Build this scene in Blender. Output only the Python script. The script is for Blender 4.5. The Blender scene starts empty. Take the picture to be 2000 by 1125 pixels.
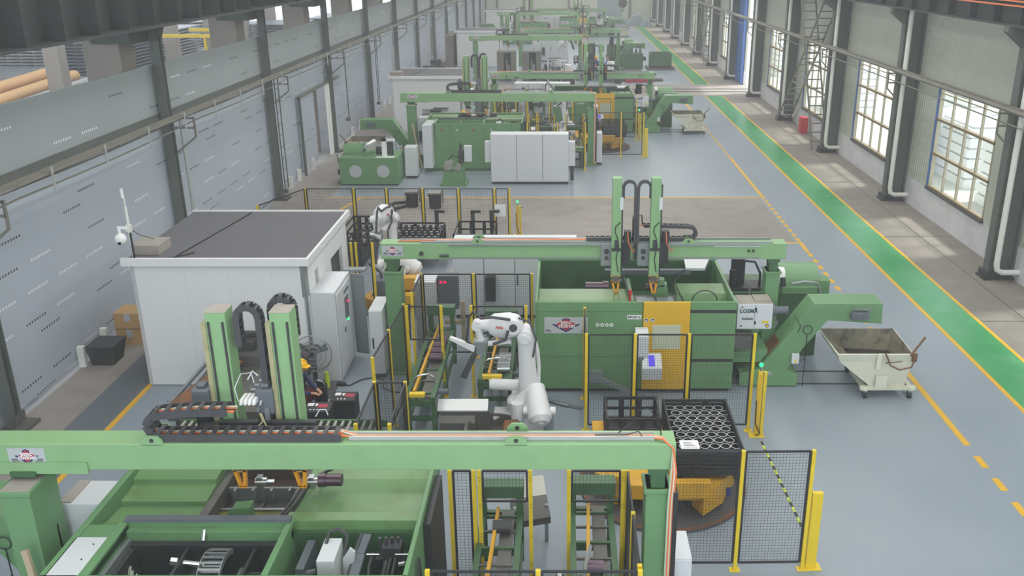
import bpy, bmesh, math, random
from mathutils import Vector, Matrix, Quaternion
R = math.radians
random.seed(7)
SC = bpy.context.scene
COL = SC.collection
# ---------------------------------------------------------------- camera, world, lights, exposure
cam_d = bpy.data.cameras.new('camera'); cam = bpy.data.objects.new('camera', cam_d); COL.objects.link(cam)
cam.location = (0, 0, 9); cam.rotation_euler = (R(90 - 20.13), 0, 0)
cam_d.sensor_width = 36; cam_d.lens = 36 * 1773 / 2000; cam_d.shift_x = -0.05; cam_d.clip_end = 400; cam_d.clip_start = .2
SC.camera = cam
SC.view_settings.view_transform = 'Standard'; SC.view_settings.look = 'None'; SC.view_settings.gamma = 1
SC.view_settings.use_curve_mapping = False
SC.view_settings.exposure = 0.22
W = bpy.data.worlds.new('sky'); SC.world = W; W.use_nodes = True
bg = W.node_tree.nodes['Background']; bg.inputs[0].default_value = (.80, .90, 1, 1); bg.inputs[1].default_value = 2.4
def area(name, loc, sx, sy, power, rot=(0, 0, 0), col=(1, .99, .97)):
    l = bpy.data.lights.new(name, 'AREA'); l.shape = 'RECTANGLE'; l.size = sx; l.size_y = sy; l.energy = power; l.color = col
    o = bpy.data.objects.new(name, l); COL.objects.link(o); o.location = loc; o.rotation_euler = rot
    return o
# added area lamps under the unseen roof of the hall and the neighbouring bay
for i, x in enumerate((-6.5, 1.2, 9)):
    area('overhead_fill', (x, 52, 12.6), 2.6, 180, 5600, col=(1, .985, .95))
area('overhead_fill', (1, -14, 12.0), 22, 22, 5600, rot=(R(-38), 0, 0), col=(1, .985, .95))  # unseen fill behind the camera, added to brighten faces turned towards it
sun_d = bpy.data.lights.new('sun', 'SUN'); sun_d.energy = 4.5; sun_d.angle = R(9); sun_d.color = (1, .96, .88)
sun = bpy.data.objects.new('sun', sun_d); COL.objects.link(sun); sun.rotation_euler = (R(-8), R(29), 0)
area('overhead_fill', (-30, 70, 12.6), 14, 150, 14000, col=(.93, .96, 1))
# ---------------------------------------------------------------- materials
def srgb(c):
    return tuple(((v / 255) / 12.92 if v / 255 <= .04045 else ((v / 255 + .055) / 1.055) ** 2.4) for v in c) + (1,)
MATS = {}
def mat(name, c, rough=.5, metal=0, vary=.12, scale=3.0, dirt=None, dirt_amt=.0, dirt_scale=1.2, emit=None, es=0, spec=.5, bump=0):
    m = bpy.data.materials.new(name); m.use_nodes = True; nt = m.node_tree; N = nt.nodes; L = nt.links
    b = N['Principled BSDF']; b.inputs['Roughness'].default_value = rough; b.inputs['Metallic'].default_value = metal
    b.inputs['Specular IOR Level'].default_value = spec
    col = srgb(c)
    tc = N.new('ShaderNodeTexCoord')
    nz = N.new('ShaderNodeTexNoise'); nz.inputs['Scale'].default_value = scale; nz.inputs['Detail'].default_value = 4
    L.new(tc.outputs['Object'], nz.inputs['Vector'])
    mx = N.new('ShaderNodeMix'); mx.data_type = 'RGBA'
    mx.inputs['A'].default_value = tuple(v * (1 - vary) for v in col[:3]) + (1,)
    mx.inputs['B'].default_value = tuple(min(1, v * (1 + vary)) for v in col[:3]) + (1,)
    L.new(nz.outputs['Fac'], mx.inputs['Factor'])
    out = mx.outputs['Result']
    if dirt:
        n2 = N.new('ShaderNodeTexNoise'); n2.inputs['Scale'].default_value = dirt_scale; n2.inputs['Detail'].default_value = 6; n2.inputs['Roughness'].default_value = .65
        L.new(tc.outputs['Object'], n2.inputs['Vector'])
        mr = N.new('ShaderNodeMapRange'); mr.inputs['From Min'].default_value = .5; mr.inputs['From Max'].default_value = .72; mr.inputs['To Max'].default_value = dirt_amt
        L.new(n2.outputs['Fac'], mr.inputs['Value'])
        m2 = N.new('ShaderNodeMix'); m2.data_type = 'RGBA'; m2.inputs['B'].default_value = srgb(dirt)
        L.new(mr.outputs['Result'], m2.inputs['Factor']); L.new(out, m2.inputs['A']); out = m2.outputs['Result']
    L.new(out, b.inputs['Base Color'])
    if bump:
        bp = N.new('ShaderNodeBump'); bp.inputs['Strength'].default_value = bump; bp.inputs['Distance'].default_value = .02
        L.new(nz.outputs['Fac'], bp.inputs['Height']); L.new(bp.outputs['Normal'], b.inputs['Normal'])
    if emit:
        b.inputs['Emission Color'].default_value = srgb(emit); b.inputs['Emission Strength'].default_value = es
    MATS[name] = m
    return m
GREEN = mat('green_machine_paint', (108, 151, 105), .42, vary=.07, dirt=(96, 110, 70), dirt_amt=.35, dirt_scale=1.5)
GRNB = mat('green_paint_lit', (138, 177, 127), .5, vary=.05, dirt=(118, 140, 100), dirt_amt=.25)  # same paint as the machines, lightened for the brighter light on beams
GRND = mat('dark_green_enamel', (66, 104, 68), .45, vary=.12, dirt=(60, 60, 40), dirt_amt=.5)
GRNS = mat('oily_green_tray', (110, 148, 96), .35, vary=.12, dirt=(92, 96, 44), dirt_amt=.6, dirt_scale=1.1)
YEL = mat('yellow_paint', (226, 196, 40), .45, vary=.06)
DYEL = mat('yellow_door_paint', (222, 176, 40), .45, vary=.05)
ORG = mat('orange_yellow_paint', (212, 160, 36), .5, vary=.12, dirt=(120, 90, 40), dirt_amt=.3)
ORGT = mat('orange_gripper_paint', (232, 160, 30), .4, vary=.05)
BLK = mat('black_plastic', (42, 43, 46), .5, vary=.2)
CHN = mat('grey_chain_plastic', (70, 70, 74), .55, vary=.15)
DKM = mat('dark_steel', (68, 70, 72), .5, .3, vary=.25, dirt=(90, 84, 74), dirt_amt=.5)
CRM = mat('black_crate_steel', (50, 50, 54), .5, .3, vary=.2, dirt=(80, 76, 72), dirt_amt=.35, dirt_scale=3)
STL = mat('bright_steel', (200, 202, 204), .25, .9, vary=.1)
GST = mat('galvanised_steel', (150, 156, 158), .4, .5, vary=.2, scale=20)
SGM = mat('grey_motor', (98, 104, 112), .5, vary=.1)
WHT = mat('white_robot_paint', (226, 226, 228), .4, vary=.03, dirt=(190, 186, 180), dirt_amt=.3)
WPN = mat('white_sandwich_panel', (232, 233, 234), .5, vary=.02, scale=.6)
CAB = mat('light_grey_cabinet', (212, 215, 219), .45, vary=.03, scale=.8)
CABD = mat('dusty_grey_top', (168, 160, 152), .7, vary=.15, dirt=(120, 108, 96), dirt_amt=.4)
ROOFM = mat('dark_roof_felt', (104, 103, 108), .85, vary=.1, scale=1.2, dirt=(112, 110, 112), dirt_amt=.3, dirt_scale=.8)
CREAM = mat('cream_bin_paint', (216, 216, 198), .5, vary=.06, dirt=(170, 160, 130), dirt_amt=.4)
BINI = mat('stained_bin_inside', (150, 142, 122), .6, vary=.25, scale=2, dirt=(48, 46, 44), dirt_amt=1, dirt_scale=2.6)
CHIPS = mat('oily_swarf', (52, 50, 46), .3, .3, vary=.6, scale=30, dirt=(130, 126, 116), dirt_amt=.6, dirt_scale=14)
RUST = mat('rusty_steel', (120, 88, 62), .7, .2, vary=.3, dirt=(170, 96, 40), dirt_amt=.6)
PITB = mat('brown_oily_plate', (96, 82, 72), .35, .2, vary=.25, dirt=(60, 54, 48), dirt_amt=.6)
OILG = mat('oily_moss_green', (112, 118, 60), .25, vary=.3, dirt=(88, 90, 40), dirt_amt=.6, dirt_scale=4)
RAILC = mat('stained_cream_rail', (170, 166, 126), .5, vary=.15, dirt=(120, 110, 70), dirt_amt=.5, dirt_scale=5)
GRIME = mat('grimy_metal', (104, 102, 98), .5, .3, vary=.3, dirt=(70, 66, 58), dirt_amt=.7)
WOOD = mat('bleached_wood', (186, 168, 140), .7, vary=.2)
CARD = mat('cardboard', (190, 152, 102), .8, vary=.08)
ORP = mat('orange_cable', (226, 120, 70), .5, vary=.05)
CABLE = mat('black_cable', (40, 40, 42), .5, vary=.1)
CLRH = mat('pale_hose', (190, 205, 180), .4, vary=.1)
RED = mat('red_paint', (190, 40, 50), .45, vary=.06)
BLUE = mat('blue_paint', (66, 108, 176), .5, vary=.08)
NAVY = mat('navy_enamel', (44, 46, 110), .45, vary=.04)
LRED = mat('crimson_enamel', (180, 48, 70), .45, vary=.04)
PLATE = mat('silver_label', (196, 200, 202), .35, .2, vary=.03)
LETW = mat('white_lettering', (240, 240, 240), .5, vary=.01)
LETB = mat('dark_lettering', (36, 44, 48), .5, vary=.01)
LETG = mat('teal_lettering', (20, 80, 80), .5, vary=.01)
LETR = mat('red_lettering', (200, 40, 40), .5, vary=.01)
LGRN = mat('green_beacon', (30, 230, 110), .3, emit=(30, 255, 120), es=2.2)
LRD = mat('red_indicator', (230, 20, 60), .3, emit=(255, 20, 70), es=1.8)
SCR = mat('screen_glow', (80, 60, 220), .2, emit=(96, 70, 215), es=.25)
PCOL = mat('tan_concrete_column', (156, 148, 138), .8, vary=.08, dirt=(120, 114, 106), dirt_amt=.4)
SCOL = mat('grey_steel_column', (96, 102, 98), .6, .1, vary=.15, dirt=(110, 104, 96), dirt_amt=.5)
GIRD = mat('crane_girder_paint', (58, 64, 64), .7, vary=.12, dirt=(70, 72, 70), dirt_amt=.4)
TRAY = mat('weathered_pipe_paint', (122, 120, 110), .6, .1, vary=.2, dirt=(88, 92, 86), dirt_amt=.6)
PVC = mat('white_pvc', (228, 228, 222), .45, vary=.04)
TRNS = mat('brown_transom', (128, 112, 84), .6, vary=.2)
WFR = mat('cream_window_frame', (176, 168, 144), .5, vary=.1, dirt=(140, 120, 96), dirt_amt=.3)
PIPE = mat('zinc_pipe', (188, 190, 190), .35, .3, vary=.1)
JOIN = mat('fresh_timber_tube', (222, 176, 120), .6, vary=.1)
SKIN = mat('skin', (188, 140, 112), .6, vary=.05)
CLOB = mat('navy_workwear', (48, 58, 92), .8, vary=.1)
CLOR = mat('maroon_workwear', (120, 36, 48), .8, vary=.12)
CLOG = mat('blue_workwear', (62, 88, 150), .8, vary=.12)
HELM = mat('yellow_helmet_plastic', (244, 190, 24), .35, vary=.02)
BOTT = mat('lime_plastic', (206, 226, 60), .3, vary=.05, emit=(190, 220, 60), es=0)
WINE = mat('purple_ring_steel', (92, 72, 84), .3, .5, vary=.2)
MATB = mat('rubber_mat', (92, 90, 92), .8, vary=.1)
MIST = mat('pale_steel_sheet', (170, 168, 160), .4, .4, vary=.1, dirt=(140, 120, 96), dirt_amt=.3)
TAPE = mat('black_tape', (36, 38, 42), .5, vary=.05)
LIME = mat('lime_tape', (208, 220, 60), .5, vary=.05)
CLAD = mat('teal_grey_cladding', (150, 166, 168), .5, vary=.06)
def glass():
    m = bpy.data.materials.new('window_glass'); m.use_nodes = True; nt = m.node_tree; nt.nodes.clear()
    o = nt.nodes.new('ShaderNodeOutputMaterial'); t = nt.nodes.new('ShaderNodeBsdfTransparent'); g = nt.nodes.new('ShaderNodeBsdfGlossy')
    g.inputs['Roughness'].default_value = .1; t.inputs['Color'].default_value = (.93, .95, .94, 1)
    mx = nt.nodes.new('ShaderNodeMixShader'); mx.inputs[0].default_value = .08
    nt.links.new(t.outputs[0], mx.inputs[1]); nt.links.new(g.outputs[0], mx.inputs[2]); nt.links.new(mx.outputs[0], o.inputs[0])
    return m
GLASS = glass()
# ---------------------------------------------------------------- mesh builder
class MB:
    def __init__(s): s.v = []; s.f = []; s.m = []; s.ch = []
    def add(s, vs, fs, mi=0):
        n = len(s.v); s.ch.append((n, len(s.f))); s.v += [tuple(q) for q in vs]; s.f += [tuple(n + i for i in f) for f in fs]; s.m += [mi] * len(fs); return s
    def box(s, x0, x1, y0, y1, z0, z1, mi=0):
        v = [(x, y, z) for z in (z0, z1) for y in (y0, y1) for x in (x0, x1)]
        return s.add(v, [(0, 2, 3, 1), (4, 5, 7, 6), (0, 1, 5, 4), (2, 6, 7, 3), (0, 4, 6, 2), (1, 3, 7, 5)], mi)
    def bar(s, p, q, w, h, mi=0, up=None):
        p = Vector(p); q = Vector(q); d = (q - p).normalized()
        u = Vector(up) if up else (Vector((0, 0, 1)) if abs(d.z) < .95 else Vector((0, 1, 0)))
        a = d.cross(u).normalized() * (w / 2); b = a.cross(d).normalized() * (h / 2)
        v = [p - a - b, p + a - b, p + a + b, p - a + b, q - a - b, q + a - b, q + a + b, q - a + b]
        return s.add(v, [(0, 1, 2, 3), (7, 6, 5, 4), (0, 4, 5, 1), (1, 5, 6, 2), (2, 6, 7, 3), (3, 7, 4, 0)], mi)
    def cyl(s, p, q, r, n=12, r2=None, mi=0):
        p = Vector(p); q = Vector(q); d = (q - p).normalized(); r2 = r if r2 is None else r2
        u = d.orthogonal().normalized(); w = d.cross(u)
        v = []
        for c, rr in ((p, r), (q, r2)):
            v += [c + (u * math.cos(2 * math.pi * i / n) + w * math.sin(2 * math.pi * i / n)) * rr for i in range(n)]
        f = [(i, (i + 1) % n, n + (i + 1) % n, n + i) for i in range(n)] + [tuple(range(n))[::-1], tuple(range(n, 2 * n))]
        return s.add(v, f, mi)
    def tube(s, pts, r, n=6, mi=0, closed=False):
        P = [Vector(a) for a in pts]; k = len(P); v = []; prev = None
        for i, c in enumerate(P):
            a = P[i - 1] if (i or closed) else P[0]; b = P[(i + 1) % k] if (i < k - 1 or closed) else P[-1]
            t = (b - a).normalized() if (b - a).length > 1e-9 else Vector((0, 0, 1))
            u = t.orthogonal().normalized() if prev is None else (prev - t * prev.dot(t)).normalized()
            prev = u; w = t.cross(u)
            v += [c + (u * math.cos(2 * math.pi * j / n) + w * math.sin(2 * math.pi * j / n)) * r for j in range(n)]
        f = []
        for i in range(k if closed else k - 1):
            a = i * n; b = ((i + 1) % k) * n
            f += [(a + j, a + (j + 1) % n, b + (j + 1) % n, b + j) for j in range(n)]
        if not closed: f += [tuple(range(n))[::-1], tuple(range((k - 1) * n, k * n))]
        return s.add(v, f, mi)
    def prism(s, poly, ax, a, b, mi=0):
        n = len(poly)
        def pt(u, w, t): return (t, u, w) if ax == 'x' else ((u, t, w) if ax == 'y' else (u, w, t))
        v = [pt(u, w, a) for u, w in poly] + [pt(u, w, b) for u, w in poly]
        return s.add(v, [tuple(range(n))[::-1], tuple(range(n, 2 * n))] + [(i, (i + 1) % n, n + (i + 1) % n, n + i) for i in range(n)], mi)
    def lathe(s, c, prof, n=20, ax='z', mi=0):
        v = []; c = Vector(c)
        for r, z in prof:
            for i in range(n):
                a = 2 * math.pi * i / n; x, y = r * math.cos(a), r * math.sin(a)
                v.append(c + Vector((x, y, z) if ax == 'z' else ((x, z, y) if ax == 'y' else (z, x, y))))
        f = []
        for k in range(len(prof) - 1):
            f += [(k * n + i, k * n + (i + 1) % n, (k + 1) * n + (i + 1) % n, (k + 1) * n + i) for i in range(n)]
        f += [tuple(range(n))[::-1], tuple(range((len(prof) - 1) * n, len(prof) * n))]
        return s.add(v, f, mi)
    def ring(s, c, r, t, h, n=16, mi=0):
        v = []; c = Vector(c)
        for rr, z in ((r, 0), (r, h), (r - t, h), (r - t, 0)):
            v += [c + Vector((rr * math.cos(2 * math.pi * i / n), rr * math.sin(2 * math.pi * i / n), z)) for i in range(n)]
        f = []
        for k in range(4):
            a = k * n; b = ((k + 1) % 4) * n
            f += [(a + i, a + (i + 1) % n, b + (i + 1) % n, b + i) for i in range(n)]
        return s.add(v, f, mi)
    def sphere(s, c, r, n=12, sz=1, mi=0):
        k = n // 2
        return s.lathe(c, [(r * math.sin(math.pi * j / k) + 1e-4, -r * sz * math.cos(math.pi * j / k)) for j in range(k + 1)], n, mi=mi)
    def loft(s, secs, mi=0, caps=True):
        n = len(secs[0]); v = [q for sec in secs for q in sec]; f = []
        for k in range(len(secs) - 1):
            f += [(k * n + i, k * n + (i + 1) % n, (k + 1) * n + (i + 1) % n, (k + 1) * n + i) for i in range(n)]
        if caps: f += [tuple(range(n))[::-1], tuple(range((len(secs) - 1) * n, len(secs) * n))]
        return s.add(v, f, mi)
def origin(o):
    p = Vector((0, 0, 0))
    while o: p += Vector(o.location); o = o.parent
    return p
def obj(name, mb, m, parent=None, bev=0, smooth=False, label=None, loc=None):
    """one mesh object; mb holds hall coordinates, m a material or a list"""
    if parent and name in ('hose', 'clear_hose', 'coolant_hose', 'spindle', 'pipework', 'side_rail', 'guide_bracket', 'red_lamp') and len(mb.ch) > 1:
        ends = mb.ch[1:] + [(len(mb.v), len(mb.f))]; last = None      # every hose, rail or pipe is a part of its own
        for (v0, f0), (v1, f1) in zip(mb.ch, ends):
            q = MB(); q.v = mb.v[v0:v1]; q.f = [tuple(i - v0 for i in f) for f in mb.f[f0:f1]]; q.m = mb.m[f0:f1]
            last = obj(name, q, m, parent, bev, smooth, label)
        return last
    base = origin(parent) if parent else Vector(loc or (0, 0, 0))
    me = bpy.data.meshes.new(name)
    me.from_pydata([tuple(Vector(q) - base) for q in mb.v], [], mb.f)
    for k in (m if isinstance(m, (list, tuple)) else [m]): me.materials.append(k)
    if any(mb.m): me.polygons.foreach_set('material_index', mb.m)
    bm = bmesh.new(); bm.from_mesh(me); bmesh.ops.recalc_face_normals(bm, faces=bm.faces); bm.to_mesh(me); bm.free()
    if smooth:
        me.polygons.foreach_set('use_smooth', [True] * len(me.polygons))
        try: me.set_sharp_from_angle(angle=R(38))
        except Exception: pass
    o = bpy.data.objects.new(name, me); COL.objects.link(o)
    if parent: o.parent = parent
    else: o.location = base
    if bev:
        b = o.modifiers.new('bevel', 'BEVEL'); b.width = bev; b.segments = 2; b.limit_method = 'ANGLE'; b.angle_limit = R(40)
    if label: o['label'] = label
    return o
CELL = []      # top-level things of one production cell, copied for the cells behind
CUR = [None]
def tagit(o, label, cat, group=None):
    o['rawlabel'] = label; o['label'] = label.replace('{c}', 'nearest'); o['category'] = cat
    if group: o['group'] = group
    if CUR[0] is not None: CUR[0].append(o)
    return o
def T(name, label, cat, loc, group=None):
    o = bpy.data.objects.new(name, None); COL.objects.link(o); o.location = loc; o.empty_display_size = .1
    return tagit(o, label, cat, group)
def S(name, mb, m, parent=None, bev=0, smooth=False):
    o = obj(name, mb, m, parent, bev, smooth)
    if not parent: o['kind'] = 'structure'
    return o
def dup(o, off=(0, 0, 0), label=None, group=None, parent=None, skip=()):
    c = o.copy(); COL.objects.link(c); c.parent = parent
    if parent is None: c.location = Vector(o.location) + Vector(off)
    if label and parent is None: c['label'] = label; c['rawlabel'] = label
    if group and parent is None: c['group'] = group
    for ch in list(o.children):
        if ch.name.split('.')[0] not in skip: dup(ch, parent=c, skip=skip)
    return c
def text(s, size, m, parent, loc, rot=(R(90), 0, 0), ext=.002, name='lettering', bold=0):
    cu = bpy.data.curves.new(name, 'FONT'); cu.body = s; cu.size = size; cu.extrude = ext; cu.offset = bold; cu.align_x = 'CENTER'; cu.align_y = 'CENTER'
    cu.resolution_u = 2
    t = bpy.data.objects.new(name, cu); COL.objects.link(t)
    bpy.context.view_layer.update()
    me = bpy.data.meshes.new_from_object(t.evaluated_get(bpy.context.evaluated_depsgraph_get()))
    COL.objects.unlink(t); bpy.data.objects.remove(t)
    me.materials.clear(); me.materials.append(m)
    o = bpy.data.objects.new(name, me); COL.objects.link(o); o.parent = parent
    o.location = Vector(loc) - origin(parent); o.rotation_euler = rot
    return o
ORD = ['nearest', 'second', 'third', 'fourth', 'fifth', 'sixth', 'seventh', 'eighth', 'ninth', 'tenth', 'eleventh', 'twelfth', 'thirteenth', 'fourteenth', 'fifteenth', 'sixteenth', 'seventeenth', 'eighteenth']
def arc(c, r, a0, a1, n, ax='y'):
    o = []
    for i in range(n + 1):
        a = R(a0 + (a1 - a0) * i / n); u, w = r * math.cos(a), r * math.sin(a)
        o.append((c[0] + u, c[1], c[2] + w) if ax == 'y' else ((c[0], c[1] + u, c[2] + w) if ax == 'x' else (c[0] + u, c[1] + w, c[2])))
    return o
def holed(mb, ax, t0, t1, a0, a1, z0, z1, holes, mi=0):
    """wall slab with rectangular openings; ax 'x' = slab across X, running along Y"""
    A = sorted({a0, a1} | {h[0] for h in holes} | {h[1] for h in holes}); Z = sorted({z0, z1} | {h[2] for h in holes} | {h[3] for h in holes})
    for i in range(len(A) - 1):
        for k in range(len(Z) - 1):
            ca = (A[i] + A[i + 1]) / 2; cz = (Z[k] + Z[k + 1]) / 2
            if any(h[0] < ca < h[1] and h[2] < cz < h[3] for h in holes): continue
            if ax == 'x': mb.box(t0, t1, A[i], A[i + 1], Z[k], Z[k + 1], mi)
            else: mb.box(A[i], A[i + 1], t0, t1, Z[k], Z[k + 1], mi)
    return mb
# ---------------------------------------------------------------- structure: floor
def node_mat(name):
    m = bpy.data.materials.new(name); m.use_nodes = True; return m, m.node_tree.nodes, m.node_tree.links
def floor_mat(name, c1, c2, rough, rough2=None, crack=0, stain=None):
    m, N, L = node_mat(name); b = N['Principled BSDF']
    tc = N.new('ShaderNodeTexCoord'); n1 = N.new('ShaderNodeTexNoise'); n1.inputs['Scale'].default_value = .25; n1.inputs['Detail'].default_value = 7; n1.inputs['Roughness'].default_value = .6
    L.new(tc.outputs['Object'], n1.inputs['Vector'])
    mx = N.new('ShaderNodeMix'); mx.data_type = 'RGBA'; mx.inputs['A'].default_value = srgb(c1); mx.inputs['B'].default_value = srgb(c2)
    mr = N.new('ShaderNodeMapRange'); mr.inputs['From Min'].default_value = .35; mr.inputs['From Max'].default_value = .65
    L.new(n1.outputs['Fac'], mr.inputs['Value']); L.new(mr.outputs['Result'], mx.inputs['Factor'])
    out = mx.outputs['Result']
    if stain:
        n2 = N.new('ShaderNodeTexNoise'); n2.inputs['Scale'].default_value = 1.3; n2.inputs['Detail'].default_value = 8; L.new(tc.outputs['Object'], n2.inputs['Vector'])
        m3 = N.new('ShaderNodeMapRange'); m3.inputs['From Min'].default_value = .5; m3.inputs['From Max'].default_value = .75; m3.inputs['To Max'].default_value = .5
        L.new(n2.outputs['Fac'], m3.inputs['Value'])
        m2 = N.new('ShaderNodeMix'); m2.data_type = 'RGBA'; m2.inputs['B'].default_value = srgb(stain); L.new(m3.outputs['Result'], m2.inputs['Factor']); L.new(out, m2.inputs['A']); out = m2.outputs['Result']
    L.new(out, b.inputs['Base Color'])
    r = N.new('ShaderNodeMapRange'); r.inputs['To Min'].default_value = rough; r.inputs['To Max'].default_value = rough2 or rough + .15
    L.new(n1.outputs['Fac'], r.inputs['Value']); L.new(r.outputs['Result'], b.inputs['Roughness'])
    return m
EPOX = floor_mat('blue_grey_epoxy', (136, 148, 159), (148, 158, 167), .32)
EPOXD = floor_mat('dull_slate_epoxy', (98, 104, 110), (110, 116, 122), .5)
CONC = floor_mat('raw_concrete', (140, 133, 128), (156, 150, 143), .7, stain=(118, 110, 104))
CONCW = floor_mat('side_strip_concrete', (124, 118, 111), (138, 131, 123), .6, stain=(158, 150, 138))
PATH = floor_mat('green_walkway_paint', (56, 150, 88), (76, 162, 104), .28, stain=(120, 178, 138))
LINE = mat('yellow_floor_line', (224, 174, 36), .5, vary=.08)
OUTC = floor_mat('yard_concrete', (176, 174, 168), (196, 194, 188), .8)
DUSK = floor_mat('neighbour_bay_concrete', (150, 152, 154), (166, 168, 170), .8, stain=(128, 130, 134))
f = MB(); f.box(-9.2, 9.7, -8, 28.95, -.3, 0); f.box(-9.2, 9.7, 34.95, 62.6, -.3, 0); f.box(-9.2, 9.7, 68.5, 140, -.3, 0)
f.box(7.75, 9.7, 28.95, 34.95, -.3, 0)
f.box(-11.2, 7.75, 28.95, 34.95, -.3, 0, 1); f.box(-11.2, 13.6, 62.6, 68.5, -.3, 0, 1)
f.box(-11.2, -10.1, -8, 28.95, -.3, 0, 1); f.box(-10.1, -9.2, -8, 28.95, -.3, 0, 2)
f.box(-11.2, -9.2, 34.95, 62.6, -.3, 0, 1); f.box(-11.2, -9.2, 68.5, 140, -.3, 0, 1)
f.box(10.87, 13.32, -8, 62.6, -.3, 0, 3); f.box(10.87, 13.32, 68.5, 140, -.3, 0, 3)
f.box(9.7, 10.87, -8, 62.6, -.3, 0, 4); f.box(9.7, 10.87, 68.5, 140, -.3, 0, 4)
S('floor', f, [EPOX, CONC, EPOXD, CONCW, PATH])
# floor slab joints, painted lines
j = MB()
for y in (22, 29.6, 37.5, 45.5, 53, 61): j.box(10.95, 13.2, y, y + .03, 0, .003)
j.box(12.15, 12.17, -8, 62, 0, .003)
S('trim_1', j, DKM)
ln = MB(); Z1 = .004
ln.box(9.63, 9.74, -8, 62.6, 0, Z1); ln.box(9.63, 9.74, 68.5, 136, 0, Z1)
ln.box(10.83, 10.93, -8, 62.6, 0, Z1); ln.box(10.83, 10.93, 68.5, 136, 0, Z1)
ln.box(-9.27, -9.15, -8, 28.95, 0, Z1)
ln.box(-9.3, 7.8, 34.9, 35.0, 0, Z1); ln.box(7.42, 7.82, 28.86, 28.98, 0, Z1); ln.box(-5.1, -4.3, 28.86, 28.98, 0, Z1)
for a, b in ((15.6, 19.2), (27.9, 29.0), (35, 42.4), (56, 60)): ln.box(7.84, 7.97, a, b, 0, Z1)
def dashes(y0, y1, step, on):
    y = y0
    while y < y1: ln.box(7.84, 7.97, y, y + on, 0, Z1); y += step
dashes(6.2, 15.4, .78, .42); dashes(19.4, 27.8, .62, .34); dashes(29.1, 34.9, .56, .34); dashes(42.6, 55, .7, .36)
ln.bar((-9.2, 29.4, .002), (-8.0, 34.9, .002), .12, .004)
S('trim_2', ln, LINE)
# rails crossing the hall
for i, y in enumerate((64.4, 65.8)):
    r = MB(); r.box(4.6, 13.2, y, y + .08, 0, .02); r.box(4.6, 13.2, y + .16, y + .24, 0, .02)
    tagit(obj('crossing_rail', r, DKM), '%s steel transfer rail set in the concrete strip across the aisle' % ('nearer' if i == 0 else 'farther'), 'rail', 'rails crossing the aisle')
# ground outside and neighbouring bay
g = MB(); g.box(13.6, 120, -20, 190, -.35, -.05); S('ground', g, OUTC)
g = MB(); g.box(-75, -11.2, -20, 165, -.3, -.02); S('floor_2', g, DUSK)
# ceiling
c = MB(); c.box(-75, 13.6, -30, 140, 13.2, 13.4); S('ceiling', c, CLAD)
# ---------------------------------------------------------------- right wall
SHEET, N, L = node_mat('ribbed_wall_sheet')
b = N['Principled BSDF']; tc = N.new('ShaderNodeTexCoord'); wv = N.new('ShaderNodeTexWave'); wv.bands_direction = 'Y'; wv.inputs['Scale'].default_value = 1.7; wv.wave_profile = 'SIN'
L.new(tc.outputs['Object'], wv.inputs['Vector']); bp = N.new('ShaderNodeBump'); bp.inputs['Distance'].default_value = .04; bp.inputs['Strength'].default_value = .4
L.new(wv.outputs['Fac'], bp.inputs['Height']); L.new(bp.outputs['Normal'], b.inputs['Normal']); b.inputs['Roughness'].default_value = .5
n1 = N.new('ShaderNodeTexNoise'); n1.inputs['Scale'].default_value = .4; L.new(tc.outputs['Object'], n1.inputs['Vector'])
mx = N.new('ShaderNodeMix'); mx.data_type = 'RGBA'; mx.inputs['A'].default_value = srgb((178, 182, 168)); mx.inputs['B'].default_value = srgb((196, 198, 186)); L.new(n1.outputs['Fac'], mx.inputs['Factor']); L.new(mx.outputs['Result'], b.inputs['Base Color'])
PLAST = floor_mat('stained_plaster', (196, 196, 200), (212, 212, 214), .8, stain=(168, 166, 170))
COLY = [7.1 + 9.2 * k for k in range(15)]
wins = []
for k in range(14):
    y0, y1 = COLY[k] + 2.3, COLY[k] + 6.9
    if 61 < y0 < 68: continue
    wins.append((y0, y1, 1.12, 4.75))
DOOR = (64.0, 68.2, 0.0, 7.2)
w = holed(MB(), 'x', 13.3, 13.5, -8, 137, 0, 1.0, [(64.0, 68.2, 0.0, 1.0)])
w2 = holed(MB(), 'x', 13.32, 13.46, -8, 137, 1.0, 13.2, wins + [(64.0, 68.2, 1.0, 7.2)])
S('wall_right', w, PLAST)
S('wall_right_2', w2, SHEET)
for i, (y0, y1, z0, z1) in enumerate(wins):
    fr = MB()
    for yy in (y0, y1 - .07): fr.box(13.3, 13.44, yy, yy + .07, z0, z1)
    for k in (1, 2, 3): yy = y0 + (y1 - y0) * k / 4; fr.box(13.33, 13.41, yy - .035, yy + .035, z0, z1)
    fr.box(13.33, 13.41, y0, y1, z1 - .32, z1 - .28)
    wn = S('window_%d' % (i + 1), fr, WFR)
    for k in range(4): zz = z0 + (z1 - z0) * k / 3; tr = MB(); tr.box(13.27, 13.42, y0, y1, zz - .04, zz + .04); obj('transom', tr, TRNS, wn, label='brown horizontal window bar')
    gl = MB(); gl.box(13.365, 13.375, y0, y1, z0, z1); obj('window_pane', gl, GLASS, wn)
    rv = MB(); rv.box(13.26, 13.36, y1 - .02, y1 + .07, z0 - .05, z1 + .05); rv.box(13.26, 13.36, y0 - .07, y1 + .07, z1, z1 + .06); obj('window_reveal', rv, BLUE, wn, label='blue painted outer window reveal')
    sl = MB(); sl.box(13.2, 13.36, y0 - .05, y1 + .05, z0 - .1, z0 - .045); obj('window_sill', sl, DKM, wn)
d = MB(); d.box(13.2, 13.28, 68.3, 71.2, .05, 7.2); dr = S('door_1', d, BLUE)
h = MB(); h.box(13.1, 13.2, 68.3, 68.45, 0, 7.3); obj('door_post', h, BLUE, dr)
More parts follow.
